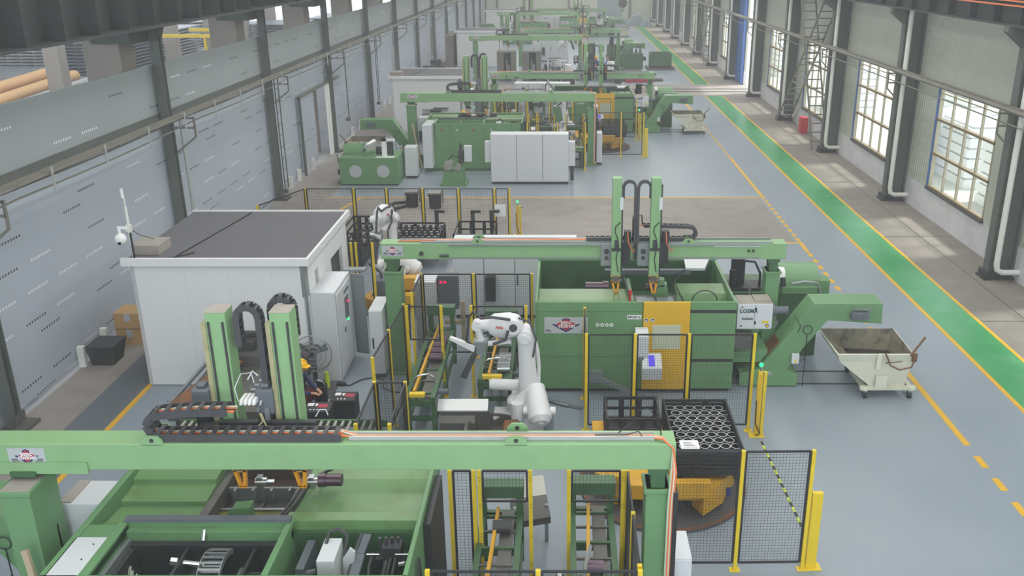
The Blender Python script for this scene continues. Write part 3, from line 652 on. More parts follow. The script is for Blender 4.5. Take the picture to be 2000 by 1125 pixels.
    m = MB(); m.box(tp.x - .14, tp.x + .14, -.12, .12, tp.z - .14, tp.z - .02); m.box(tp.x - .08, tp.x + .1, -.15, .1, tp.z - .26, tp.z - .12); g_ = put('gripper', m, GST, bev=.006, sm=False)
    m = MB(); m.prism([(tp.x - .12, tp.z - .22), (tp.x - .1, tp.z - .1), (tp.x - .58, tp.z + .1), (tp.x - .6, tp.z + .05)], 'y', -.16, -.06); put('gripper_jaw', m, WHT, g_, sm=False)
    m = MB(); m.prism([(tp.x - .02, tp.z - .2), (tp.x - .14, tp.z - .24), (tp.x - .42, tp.z - .8), (tp.x - .3, tp.z - .84)], 'y', -.08, .04); put('gripper_finger', m, CHN, g_, sm=False)
    return t
def crate(label, x0, x1, y0, y1, z0, z1, open_=True, group=None, mt=None, ribs=5):
    mt = mt or CRM
    t = T('steel_crate', label, 'crate', ((x0 + x1) / 2, (y0 + y1) / 2, z0), group)
    for x in (x0, x1 - .07):
        for y in (y0, y1 - .07): m = MB(); m.box(x, x + .07, y, y + .07, z0, z1); obj('corner_post', m, mt, t)
    m = MB(); n = ribs
    for k in range(n + 1):
        z = z0 + .06 + (z1 - z0 - .1) * k / n
        m.box(x0, x1, y0 + .01, y0 + .04, z, z + .055); m.box(x0, x1, y1 - .04, y1 - .01, z, z + .055)
        m.box(x0 + .01, x0 + .04, y0, y1, z, z + .055); m.box(x1 - .04, x1 - .01, y0, y1, z, z + .055)
    for k in (1, 2):
        x = x0 + (x1 - x0) * k / 3; m.box(x - .05, x + .05, y0 + .02, y0 + .05, z0, z1); m.box(x - .05, x + .05, y1 - .05, y1 - .02, z0, z1)
    obj('side_rails', m, mt, t)
    m = MB(); m.box(x0, x1, y0, y1, z0, z0 + .05); obj('crate_floor', m, CRM, t)
    m = MB()
    for x in (x0 + .05, x1 - .15): m.box(x, x + .1, y0, y1, z0 - .1, z0)
    obj('skid', m, mt, t)
    return t
def conveyor(label, x0, x1, y0, y1, z, along='y', group=None, hot=True):
    """green pallet conveyor with orange side strip"""
    t = T('part_conveyor', label, 'conveyor', ((x0 + x1) / 2, (y0 + y1) / 2, 0), group)
    m = MB(); m.box(x0, x0 + .09, y0, y1, z - .14, z); m.box(x1 - .09, x1, y0, y1, z - .14, z)
    for k in range(4): y = y0 + (y1 - y0 - .08) * k / 3; m.box(x0, x1, y, y + .08, z - .2, z - .08)
    obj('conveyor_bed', m, GRND, t)
    for x in (x0, x1 - .09):
        for y in (y0 + .1, y1 - .2, (y0 + y1) / 2):
            m = MB(); m.box(x, x + .09, y, y + .1, 0, z - .14); obj('leg', m, GRND, t)
    m = MB(); m.box(x0 + .09, x1 - .09, y0 + .2, y0 + .28, .3, .38); m.box(x0, x0 + .06, y0, y1, .3, .38); m.box(x1 - .06, x1, y0, y1, .3, .38); obj('brace', m, GRND, t)
    xm = (x0 + x1) / 2
    m = MB(); m.box(xm + .0, xm + .2, y0 + .1, y1 - .1, z - .06, z - .03); obj('slide_plate', m, GRIME, t)
    for k in range(7):
        m = MB(); yk = y0 + .2 + (y1 - y0 - .5) * k / 6; m.box(x0 + .09, x1 - .09, yk, yk + .04, z - .03, z); obj('cross_rung', m, GRIME if k % 2 else GRND, t)
    m = MB(); m.bar((xm - .12, y0 + .1, z + .05), (xm - .05, y1 - .2, z + .06), .05, .09); obj('guide_strip', m, ORG, t, label='orange painted guide strip')
    m = MB(); m.box(x0 + .1, x1 - .2, y0 + .0, y0 + .12, z, z + .07); obj('end_stop', m, YEL, t, label='yellow end stop')
    m = MB(); m.tube([(x0 + .12, y0 + .5, z), (x0 + .12, y0 + .5, z + .16), (x0 + .2, y0 + .52, z + .22), (x1 - .2, y0 + .6, z + .22), (x1 - .1, y0 + .62, z + .14), (x1 - .08, y0 + .62, z)], .018, 8); obj('guard_hoop', m, STL, t, smooth=True)
    m = MB(); m.box(x0 - .02, x1 + .02, y1 - .35, y1 - .1, z + .35, z + .55); m.box(x0, x0 + .1, y1 - .3, y1 - .15, z, z + .4); m.box(x1 - .1, x1, y1 - .3, y1 - .15, z, z + .4); obj('portal', m, GRND, t)
    m = MB(); m.cyl((x1 + .0, y0 + .5, z - .12), (x1 + .2, y0 + .5, z - .12), .06, 10); obj('drive_motor', m, SGM, t)
    return t
def rings_on(label, n, x, y0, dy, z, group, mt):
    first = None
    for k in range(n):
        if first is None:
            m = MB(); m.cyl((x, y0, z), (x + .26, y0, z), .095, 14); m.cyl((x - .004, y0, z), (x + .0, y0, z), .06, 14)
            first = tagit(obj('tube_blank', m, mt, smooth=True, loc=(x, y0, z)), label % ORD[k], 'tube', group)
        else:
            o = dup(first, (0, dy * k, 0), label % ORD[k]); o['group'] = group
            if CUR[0] is not None: CUR[0].append(o)
def person(label, pos, yaw, pose, shirt, trousers, name='worker', helmet=True, h=1.0):
    t = T(name, label, 'person', pos)
    J = {}
    if pose == 'squat':
        J = dict(pel=(0, 0, .34), ch=(.10, 0, .72), nk=(.16, 0, .88), hd=(.2, 0, 1.0),
                 kl=(.36, .13, .5), kr=(.36, -.13, .5), fl=(.12, .13, .06), fr=(.12, -.13, .06), tl=(.3, .14, .04), tr=(.3, -.14, .04),
                 sl=(.12, .19, .8), sr=(.12, -.19, .8), el=(.28, .2, .58), er=(.28, -.2, .58), hl=(.48, .1, .56), hr=(.48, -.1, .56))
    else:
        J = dict(pel=(0, 0, .92), ch=(.03, 0, 1.3), nk=(.05, 0, 1.48), hd=(.08, 0, 1.6),
                 kl=(.05, .1, .5), kr=(.02, -.1, .5), fl=(-.02, .1, .07), fr=(-.04, -.1, .07), tl=(.15, .11, .03), tr=(.13, -.11, .03),
                 sl=(.03, .2, 1.4), sr=(.03, -.2, 1.4), el=(.1, .25, 1.12), er=(.1, -.25, 1.12), hl=(.34, .18, 1.08), hr=(.34, -.16, 1.08))
    def skin(name_, chain, rad, mt, par):
        names = []; vs = []; es = []
        for c in chain:
            for a, b in zip(c, c[1:]):
                for q in (a, b):
                    if q not in names: names.append(q); vs.append(Vector(J[q]) * h)
                es.append((names.index(a), names.index(b)))
        me = bpy.data.meshes.new(name_); me.from_pydata([tuple(v) for v in vs], es, []); o = bpy.data.objects.new(name_, me); COL.objects.link(o)
        o.modifiers.new('skin', 'SKIN'); o.modifiers.new('sub', 'SUBSURF').levels = 1; o.modifiers['sub'].render_levels = 1
        for i, nme in enumerate(names): r_ = rad.get(nme, .05) * h; me.skin_vertices[0].data[i].radius = (r_, r_)
        me.skin_vertices[0].data[0].use_root = True
        bpy.context.view_layer.update()
        me2 = bpy.data.meshes.new_from_object(o.evaluated_get(bpy.context.evaluated_depsgraph_get())); me2.name = name_
        bpy.data.objects.remove(o); me2.materials.clear(); me2.materials.append(mt); me2.polygons.foreach_set('use_smooth', [True] * len(me2.polygons))
        o = bpy.data.objects.new(name_, me2); COL.objects.link(o); o.parent = par; return o
    J['hp1'] = tuple(Vector(J['pel']) + Vector((0, .08, -.02))); J['hp2'] = tuple(Vector(J['pel']) + Vector((0, -.08, -.02)))
    for s_ in 'lr':
        a = Vector(J['h' + s_]); b = Vector(J['e' + s_]); dd = (a - b).normalized(); side = Vector((0, 1, 0))
        J['p' + s_] = tuple(a + dd * .06)
        for k in range(4):
            off = (k - 1.5) * .021; ln_ = (.075, .085, .08, .062)[k]; J['f%d%s' % (k, s_)] = tuple(a + dd * .08 + side * off); J['g%d%s' % (k, s_)] = tuple(a + dd * (.08 + ln_) + side * off + Vector((0, 0, -.03)))
        sg = -1 if s_ == 'l' else 1
        J['u' + s_] = tuple(a + dd * .06 + side * (.055 * sg))
    body = skin('body', [['pel', 'ch', 'nk', 'hd'], ['pel', 'hp1', 'kl', 'fl', 'tl'], ['pel', 'hp2', 'kr', 'fr', 'tr'], ['ch', 'sl', 'el', 'hl', 'pl'], ['ch', 'sr', 'er', 'hr', 'pr']] + [['p' + s_, 'f%d%s' % (k, s_), 'g%d%s' % (k, s_)] for s_ in 'lr' for k in range(4)] + [['h' + s_, 'u' + s_] for s_ in 'lr'],
                dict(dict(pel=.11, ch=.12, nk=.05, hd=.075, kl=.055, kr=.055, fl=.04, fr=.04, tl=.035, tr=.035, sl=.05, sr=.05, el=.035, er=.035, hl=.024, hr=.024, pl=.03, pr=.03, hp1=.08, hp2=.08, ul=.011, ur=.011), **{'%s%d%s' % (p_, k, s_): .009 for p_ in 'fg' for s_ in 'lr' for k in range(4)}), SKIN, t)
    J['wa'] = tuple(Vector(J['pel']).lerp(Vector(J['ch']), .3))
    skin('jacket', [['wa', 'ch', 'nk'], ['ch', 'sl', 'el', 'hl'], ['ch', 'sr', 'er', 'hr']], dict(wa=.15, ch=.155, nk=.062, sl=.07, sr=.07, el=.052, er=.052, hl=.042, hr=.042), shirt, t)
    skin('trousers', [['wa', 'pel'], ['pel', 'hp1', 'kl', 'fl'], ['pel', 'hp2', 'kr', 'fr']], dict(wa=.13, pel=.14, hp1=.105, hp2=.105, kl=.075, kr=.075, fl=.06, fr=.06), trousers, t)
    for s_ in 'lr':
        a = Vector(J['f' + s_]) * h; b = Vector(J['t' + s_]) * h; m = MB(); m.bar(a + Vector((-.06, 0, -.02)), b + Vector((.03, 0, 0)), .1, .09)
        m.v = [tuple(Vector(v) + Vector(pos)) for v in m.v]; obj('shoe', m, BLK, t, .02)
    hd = Vector(J['hd']) * h + Vector((.02, 0, .04)); m = MB(); m.sphere(hd + Vector(pos), .1 * h, 16, 1.2); m.box(pos[0] + hd.x + .08, pos[0] + hd.x + .125, pos[1] - .015, pos[1] + .015, pos[2] + hd.z - .04, pos[2] + hd.z)
    for s_ in (-1, 1): m.box(pos[0] + hd.x - .02, pos[0] + hd.x + .02, pos[1] + s_ * .1 - .01, pos[1] + s_ * .1 + .01, pos[2] + hd.z - .03, pos[2] + hd.z + .03)
    o = obj('head', m, SKIN, t, smooth=True)
    m = MB()
    for s_ in (-1, 1): m.sphere(Vector(pos) + hd + Vector((.09, s_ * .035, .01)), .012, 6)
    m.box(pos[0] + hd.x + .085, pos[0] + hd.x + .1, pos[1] - .025, pos[1] + .025, pos[2] + hd.z - .065, pos[2] + hd.z - .058); obj('face_features', m, BLK, o)
    m = MB(); c = Vector(pos) + hd + Vector((-.01, 0, .04))
    if helmet:
        m.lathe(c, [(.135, 0), (.132, .04), (.115, .09), (.075, .13), (.02, .148)], 20); m.prism([(c.x + .05, c.y - .1), (c.x + .2, c.y - .06), (c.x + .2, c.y + .06), (c.x + .05, c.y + .1)], 'z', c.z - .005, c.z + .012); m.bar(c + Vector((-.1, 0, .12)), c + Vector((.1, 0, .12)), .03, .05)
        obj('hard_hat', m, HELM, t, smooth=True)
    else:
        m.lathe(c, [(.108, -.03), (.112, .02), (.09, .07), (.03, .095)], 16); obj('hair', m, BLK, t, smooth=True)
    t.rotation_euler = (0, 0, yaw); return t
# ---------------------------------------------------------------- the production cell, built once
CUR[0] = CELL
# ===== front-left machine, seen from its back, with open service bay
def machine_back():
    t = T('turning_machine', 'big green machine seen from behind with open oily top, of the {c} cell', 'machine', (-4, 10.3, 0))
    X0, X1, Y0, Y1, H = -6.2, -1.84, 8.86, 11.72, 2.12
    m = MB(); m.box(X0, X0 + .09, Y0, Y1, .12, H); m.box(X1 - .06, X1, Y0, Y1, .12, H); m.box(X0, X1, Y1 - .06, Y1, .12, H); m.box(X0, X1, Y0, Y0 + .05, .12, H - .0)
    m.box(X0, X1, Y0 + .08, Y1 - .08, 0, .12)
    obj('enclosure', m, GREEN, t, .006)
    m = MB()   # left stepped tray
    m.prism([(10.05, 1.98), (10.3, 1.9), (10.72, 1.86), (10.74, 1.93), (11.14, 1.95), (11.16, 2.02), (11.66, 2.06), (11.66, 1.7), (10.05, 1.7)], 'x', X0 + .09, -4.92); obj('catch_tray', m, GRNS, t, .008); m = MB()
    m.prism([(10.05, 2.1), (10.24, 2.1), (10.32, 1.98), (11.0, 1.9), (11.2, 2.0), (11.66, 2.04), (11.66, 1.7), (10.05, 1.7)], 'x', -3.62, X1 - .06)
    obj('catch_tray', m, GRNS, t, .008)
    m = MB(); m.box(-4.92, -4.8, 10.1, 11.66, 1.2, 1.9); m.box(-3.74, -3.62, 10.05, 11.66, 1.2, 1.98); m.box(-4.8, -3.74, 10.86, 11.3, 1.5, 1.6); m.box(-4.3, -4.27, 10.86, 11.3, 1.6, 1.64)
    obj('machining_pit', m, GRIME, t)
    m = MB(); m.box(-4.8, -3.74, 11.28, 11.66, 1.5, 1.74); m.box(-4.8, -3.74, 11.6, 11.66, 1.7, 2.1); obj('pit_plate', m, PITB, t, label='brown oily plate in the pit')
    m = MB(); m.box(-4.8, -3.74, 10.05, 10.86, 1.5, 1.7); obj('sump_ledge', m, OILG, t, label='moss green oily sump ledge')
    m = MB(); m.box(-4.8, -3.74, 10.84, 10.88, 1.7, 1.73); obj('slide_bar', m, STL, t)
    m = MB(); m.box(-4.8, -3.76, 11.24, 11.28, 1.6, 1.82)
    for k in range(4): m.box(-4.7 + k * .26, -4.67 + k * .26, 11.14, 11.26, 1.7, 1.84)
    obj('angle_strip', m, GST, t)
    m = MB(); m.prism([(-4.7, 1.7), (-4.42, 2.06), (-4.18, 2.08), (-4.22, 1.7), (-4.32, 1.7), (-4.29, 1.97), (-4.39, 1.95), (-4.58, 1.7)], 'y', 10.36, 10.54); m.prism([(-3.86, 1.7), (-3.72, 2.04), (-3.64, 2.04), (-3.74, 1.7)], 'y', 10.36, 10.54)
    obj('guide_bracket', m, GREEN, t)
    m = MB(); m.cyl((-3.32, 10.95, 2.14), (-3.08, 10.95, 2.14), .085, 16); m.cyl((-3.4, 10.95, 2.14), (-3.3, 10.95, 2.14), .1, 16); obj('tube_blank_held', m, WINE, t, smooth=True)
    for xx in (-4.28, -3.56):
        m = MB(); m.cyl((xx, 10.95, 2.12), (xx + .16, 10.95, 2.12), .06, 10); m.cyl((xx + .1, 10.95, 2.12), (xx + .26, 10.95, 2.12), .025, 8); m.box(xx + .02, xx + .1, 10.9, 11, 2.02, 2.2)
        obj('spindle_nose', m, STL, t, smooth=True)
    m = MB(); m.tube([(-3.66, 10.12, 2.12), (-3.6, 10.5, 2.06), (-3.56, 10.85, 2.06), (-3.4, 11.2, 2.1), (-3.2, 11.4, 2.1)], .022, 6); m.tube([(-3.7, 10.1, 2.12), (-3.66, 10.6, 2.06), (-3.6, 11.1, 2.08)], .02, 6)
    obj('hose_run', m, CABLE, t)
    m = MB(); m.tube(arc((-5.25, 10.12, 1.84), .25, 20, 160, 8), .015, 5); obj('lifting_strap', m, CABLE, t)
    # back service bay
    m = MB(); m.box(-5.72, -3.5, 9.98, 10.1, 1.98, 2.12); m.box(-3.58, -3.5, Y0 + .05, 10.0, .5, 2.12); m.box(-5.74, -5.62, Y0 + .05, 10.0, 1.98, 2.12); m.box(-5.66, -3.5, 9.88, 9.98, 1.9, 2.04)
    obj('bay_frame', m, GREEN, t, .006)
    m = MB(); m.box(-5.66, -3.52, 9.96, 10.06, 2.13, 2.17); obj('rail_cover', m, SGM, t, label='blue grey rail cover strip')
    m = MB(); m.box(-5.6, -3.6, 9.3, 9.86, 1.05, 1.12); m.box(-5.6, -3.6, 9.84, 9.9, 1.1, 1.9); m.box(-5.6, -4.75, 9.3, 9.35, 1.1, 1.75); m.box(-4.0, -3.6, 9.4, 9.45, 1.1, 1.75)
    for xx in (-5.55, -4.85, -3.98): m.box(xx, xx + .04, 8.95, 9.86, 1.1, 1.84)
    m.box(-5.6, -3.62, 9.8, 9.86, 1.84, 1.89); m.box(-5.6, -3.6, 8.95, 9.3, .98, 1.02)
    obj('steel_liner', m, DKM, t)
    m = MB(); m.box(-5.62, -5.56, 8.95, 9.86, 1.05, 1.95); obj('inspection_sheet', m, GST, t)
    m = MB()
    for k in range(4): m.tube([(-5.9 + k * .08 + .28, 9.3, 1.3 + .05 * k), (-5.6 + k * .04 + .05, 9.6, 1.75 - .05 * k), (-5.5, 9.62, 1.7 - .08 * k), (-5.45, 9.3, 1.3)], .012, 5)
    obj('bundled_hose', m, CLRH, t)
    ch_ = drag_chain(t, [(-4.36, 9.5 + .38 * math.cos(R(a)), 1.55 + .38 * math.sin(R(a))) for a in range(50, 200, 15)] + [(-4.36, 9.1, 1.1)], .27, .07, axis=(1, 0, 0), cables=False, pitch=.085, name='service_chain')
    ch_.data.materials[0] = GST
    m = MB(); m.cyl((-4.9, 9.6, 1.78), (-4.55, 9.6, 1.74), .04, 10); m.cyl((-4.96, 9.6, 1.79), (-4.88, 9.6, 1.78), .065, 8); m.box(-4.1, -3.95, 9.4, 9.6, 1.5, 1.7); m.box(-4.75, -4.6, 9.5, 9.7, 1.2, 1.6); m.cyl((-4.62, 9.9, 2.06), (-4.62, 9.82, 1.95), .03, 8); obj('feed_motor', m, STL, t)
    # right hand deep bay
    m = MB(); m.box(-3.5, X1 - .06, 8.92, 10.0, .4, .5); m.box(-3.5, X1 - .06, 9.98, 10.05, .5, 1.95); obj('bay_liner', m, GRND, t)
    m = MB(); m.box(-3.02, -2.8, 9.25, 9.72, 1.2, 2.06); b_ = obj('junction_box', m, CAB, t, .01)
    m = MB(); m.prism([(-2.79, 1.3), (-2.7, 1.3), (-2.6, 2.0), (-2.66, 2.06), (-2.76, 1.9)], 'y', 9.5, 9.54); obj('box_lid', m, CAB, b_)
    m = MB(); m.tube([(-2.98, 9.6, 2.06), (-2.96, 9.75, 2.14), (-2.84, 9.78, 2.16), (-2.74, 9.74, 2.08), (-2.76, 9.6, 1.9)], .022, 6)
    m.tube([(-3.4, 9.2, 1.7), (-3.3, 9.3, 1.82), (-3.1, 9.35, 1.8)], .016, 6); m.tube([(-2.75, 9.3, 1.2), (-2.45, 9.3, 1.35), (-2.28, 9.4, 1.6), (-2.24, 9.6, 1.8)], .035, 8)
    m.tube([(-2.5, 9.2, 1.2), (-2.26, 9.3, 1.5), (-2.18, 9.6, 1.85)], .02, 6); m.tube([(-2.4, 9.1, 1.2), (-2.18, 9.3, 1.5), (-2.12, 9.6, 1.85)], .02, 6); m.tube([(-2.42, 9.2, 1.5), (-2.44, 9.5, 1.8), (-2.42, 9.7, 1.85)], .02, 6); m.tube([(-2.6, 9.9, 1.98), (-2.62, 9.7, 1.95), (-2.66, 9.5, 1.8), (-2.72, 9.1, 1.5)], .03, 8)
    obj('coolant_hose', m, CHN, t, smooth=True)
    m = MB(); m.bar((-2.52, 9.9, 1.98), (-2.56, 9.6, 1.9), .1, .04); m.bar((-2.56, 9.6, 1.9), (-2.64, 9.0, 1.6), .12, .04); obj('cable_duct', m, SGM, t)
    m = MB(); m.box(-2.3, -2.06, 9.65, 9.85, 1.75, 1.95); m.box(-2.4, -2.0, 9.7, 9.9, 1.6, 1.75)
    for k in range(4): m.cyl((-2.32 + k * .07, 9.7 + .03 * k, 1.9), (-2.32 + k * .07, 9.7 + .03 * k, 2.08 - .02 * k), .024, 8)
    obj('valve_block', m, DKM, t)
    m = MB(); m.cyl((-2.48, 9.6, 1.9), (-2.32, 9.6, 1.9), .014, 6); m.cyl((-2.12, 9.6, 1.9), (-1.95, 9.6, 1.9), .014, 6); m.cyl((-2.06, 9.5, 1.82), (-1.98, 9.5, 1.84), .035, 8); obj('valve_fitting', m, STL, t)
    m = MB(); m.box(-3.42, -3.3, 9.3, 9.42, 1.2, 1.6); m.cyl((-3.4, 9.2, 1.4), (-3.4, 9.2, 1.72), .055, 12); m.cyl((-3.24, 9.35, 1.78), (-3.08, 9.4, 1.8), .04, 8); m.box(-3.3, -3.2, 9.3, 9.9, 1.6, 1.9); obj('pump', m, SGM, t)
    m = MB(); m.box(X1 + .01, X1 + .1, 10.1, 11.3, .1, 2.0); obj('dark_side_panel', m, BLK, t)  # thin black sheet filling the dark band beside the machine wall
    # right side bracket
    m = MB(); m.bar((-1.8, 9.45, 1.95), (-1.8, 9.25, 1.2), .03, .03); m.bar((-1.8, 9.45, 1.95), (-1.8, 9.65, 1.2), .03, .03); m.box(-1.84, -1.7, 9.1, 9.8, 1.0, 1.25); obj('side_bracket', m, DKM, t)
    m = MB(); m.box(-6.14, -5.74, 8.3, 9.66, .25, 2.12); b_ = obj('service_cabinet', m, CAB, t, .01, label='pale grey service cabinet on the back corner')
    m = MB()
    for yy in (8.6, 9.2, 9.5): m.cyl((-5.84, yy, 2.12), (-5.84, yy, 2.13), .01, 6)
    obj('cabinet_screw', m, BLK, b_)
    m = MB(); m.box(-5.74, -5.62, 8.86, 9.9, 1.2, 2.08); m.box(-6.14, -5.62, 9.68, 9.95, 1.95, 2.1); obj('corner_frame', m, GREEN, t)
    m = MB(); m.box(-6.78, -6.22, 10.42, 11.0, 1.5, 2.1); b_ = obj('mist_filter_box', m, CAB, t, .01, label='white mist filter box with dusty top')
    m = MB(); m.box(-6.76, -6.6, 10.44, 10.98, 2.1, 2.12); m.cyl((-6.9, 10.7, 1.8), (-6.78, 10.7, 1.8), .1, 12); obj('filter_fan', m, CABD, b_)
    # back face details seen on the farther cells
    m = MB()
    for xx in (-5.0, -3.5, -2.3): m.box(xx, xx + .012, Y0 - .006, Y0, .15, 2.1)
    obj('panel_seam', m, GRND, t)
    m = MB()
    for xx in (-5.35, -4.0): m.prism([(xx - .09, 1.82), (xx, 1.86), (xx + .09, 1.82), (xx, 1.78)], 'y', Y0 - .012, Y0)
    obj('red_badge', m, LRED, t)
    m = MB()
    for xx in (-4.7, -3.2): m.cyl((xx, Y0 - .012, 1.82), (xx, Y0, 1.82), .05, 12)
    obj('round_badge', m, PLATE, t)
    return t
machine_back()
def incline_conveyor(label, mir, yb, lab2=None):
    """chip conveyor; mir mirrors it about X so that it throws to the left"""
    ox = -1.35 if mir else 0
    f = (lambda x: -2.42 - x) if mir else (lambda x: x)
    t = T('chip_conveyor', label, 'conveyor', (f(4.8), yb, 0))
    A = [(3.9, .06), (3.9, .3), (4.3, .42), (4.98, 1.34), (5.4, 1.97), (6.88, 1.97), (6.9, 1.5), (5.72, 1.58), (5.25, .92), (4.95, .42), (5.15, .3), (5.15, .06)]
    m = MB(); m.prism([(f(x), z) for x, z in A], 'y', yb, yb + .62); obj('conveyor_casing', m, GREEN, t, .012)
    m = MB(); m.box(min(f(3.9), f(5.18)), max(f(3.9), f(5.18)), yb - .02, yb + .9, .02, .32); obj('coolant_tank', m, GREEN, t, .01)
    m = MB(); m.prism([(f(4.32), .46), (f(4.75), 1.04), (f(4.72), 1.06), (f(4.29), .48)], 'y', yb + .1, yb + .5); obj('chip_chute', m, RUST, t)
    m = MB()
    for x in (6.25, 6.5): m.cyl((f(x), yb - .16, 1.72), (f(x), yb, 1.72), .07, 12)
    m.box(min(f(6.2), f(6.56)), max(f(6.2), f(6.56)), yb - .14, yb, 1.64, 1.8); g_ = obj('gear_motor', m, SGM, t, .005)
    m = MB(); m.box(min(f(6.25), f(6.6)), max(f(6.25), f(6.6)), yb - .05, yb, 1.84, 1.87)
    for x in (6.3, 6.45, 6.6): m.cyl((f(x), yb - .07, 1.86), (f(x), yb, 1.86), .025, 8)
    obj('torque_fittings', m, GST, g_)
    m = MB(); m.box(min(f(5.0), f(5.16)), max(f(5.0), f(5.16)), yb - .1, yb - .02, .6, .82); b_ = obj('switch_box', m, CAB, t, .005)
    m = MB(); m.prism([(f(5.04), .63), (f(5.12), .63), (f(5.08), .72)], 'y', yb - .104, yb - .1); obj('warning_sign', m, YEL, b_)
    m = MB(); m.tube([(f(5.3), yb - .04, 1.28), (f(5.3), yb - .04, .02)], .01, 5); m.tube([(f(5.3) + .1 * math.cos(R(a)), yb - .05, 1.38 + .1 * math.sin(R(a))) for a in range(0, 360, 30)], .01, 5, closed=True); m.tube([(f(5.0), yb - .02, 1.7), (f(5.15), yb - .02, 1.45), (f(5.1), yb - .02, 1.3)], .008, 5); m.tube([(f(5.16), yb - .05, .65), (f(5.28), yb - .05, .68), (f(5.32), yb - .03, .85)], .01, 5)
    obj('cable_loop', m, CABLE, t)
    m = MB(); m.box(min(f(5.2), f(7.6)), max(f(5.2), f(7.6)), yb + .1, yb + .13, 0, .02) if not mir else m.box(f(5.6), f(5.2), yb + .1, yb + .13, 0, .02); m.box(min(f(5.15), f(6.6)), max(f(5.15), f(6.6)), yb + .75, yb + .78, 0, .02) if not mir else None
    obj('floor_track', m, DKM, t)
    return t
incline_conveyor('green chip conveyor slanting up from the left machine of the {c} cell', True, 10.6)
def bin_cart(label, mir, yb, cat='bin'):
    f = (lambda x: -2.42 - x) if mir else (lambda x: x)
    t = T('swarf_bin_cart', label, cat, (f(6.9), yb + .6, 0))
    # tipping hopper: rim, sloping back and narrow base
    def hop(dx, z0, zt):
        return [[(f(5.82 + dx), yb + dx, zt), (f(7.45 - dx), yb + dx, zt), (f(7.5 - dx), yb + 1.45 - dx, zt), (f(5.78 + dx), yb + 1.45 - dx, zt)],
                [(f(5.9 + dx), yb + .05 + dx, .86), (f(7.43 - dx), yb + .05 + dx, .86), (f(7.45 - dx), yb + 1.4 - dx, .86), (f(5.9 + dx), yb + 1.4 - dx, .86)],
                [(f(6.62 + dx), yb + .1 + dx, z0), (f(7.36 - dx), yb + .1 + dx, z0), (f(7.36 - dx), yb + 1.3 - dx, z0), (f(6.62 + dx), yb + 1.3 - dx, z0)]]
    m = MB(); o_, i_ = hop(0, .26, 1.05), hop(.03, .5, 1.06); m.loft(o_, caps=False); m.add(o_[2], [(0, 1, 2, 3)])
    m.add(o_[0] + i_[0], [(k, (k + 1) % 4, 4 + (k + 1) % 4, 4 + k) for k in range(4)])
    h_ = obj('hopper', m, CREAM, t)
    m = MB(); m.loft(i_, caps=False); m.add(i_[2], [(0, 1, 2, 3)]); obj('hopper_inside', m, BINI, h_)
    m = MB(); m.add([(f(6.3), yb + .16, .66), (f(7.36), yb + .16, .62), (f(7.36), yb + 1.24, .6), (f(6.3), yb + 1.24, .66), (f(6.8), yb + .8, .7)], [(0, 1, 4), (1, 2, 4), (2, 3, 4), (3, 0, 4)]); obj('swarf', m, CHIPS, h_)['kind'] = 'stuff'
    m = MB()
    for y in (yb + .02, yb + 1.3): m.box(min(f(6.4), f(7.6)), max(f(6.4), f(7.6)), y, y + .12, .2, .27)
    for x in (6.45, 7.45): m.box(min(f(x), f(x + .1)), max(f(x), f(x + .1)), yb, yb + 1.45, .19, .26)
    m.box(min(f(6.7), f(6.95)), max(f(6.7), f(6.95)), yb + .0, yb + .04, .27, .55); m.box(min(f(6.66), f(6.76)), max(f(6.66), f(6.76)), yb - .03, yb, .72, 1.08)
    obj('cart_frame', m, CREAM, t, .005)
    for x in (6.52, 7.48):
        for y in (yb + .06, yb + 1.36):
            m = MB(); m.cyl((f(x) - .03, y, .08), (f(x) + .03, y, .08), .08, 14); w_ = obj('caster', m, BLK, t)
            m = MB(); m.box(f(x) - .045, f(x) + .045, y - .04, y + .04, .14, .2); m.cyl((f(x) - .035, y, .08), (f(x) + .035, y, .08), .03, 8); obj('caster_fork', m, GST, w_)
    m = MB(); m.bar((f(7.36), yb - .04, 1.06), (f(7.75), yb + .3, 1.32), .035, .035); m.cyl((f(7.42), yb - .1, 1.02), (f(7.42), yb + .04, 1.02), .035, 8); m.box(min(f(7.4), f(7.5)), max(f(7.4), f(7.5)), yb - .04, yb, .9, 1.08); obj('tipping_lever', m, RUST, t)
    m = MB(); m.tube([(f(6.82), yb - .03, 1.1), (f(6.95), yb - .06, .82), (f(7.15), yb - .06, .72), (f(7.4), yb - .05, .78), (f(7.44), yb - .04, .9)], .018, 6); m.bar((f(6.85), yb - .02, .86), (f(7.2), yb - .02, .9), .015, .015); obj('strap', m, RUST, t)
    return t
bin_cart('cream tipping bin cart at the aisle end of the right machine, {c} cell', False, 17.58)
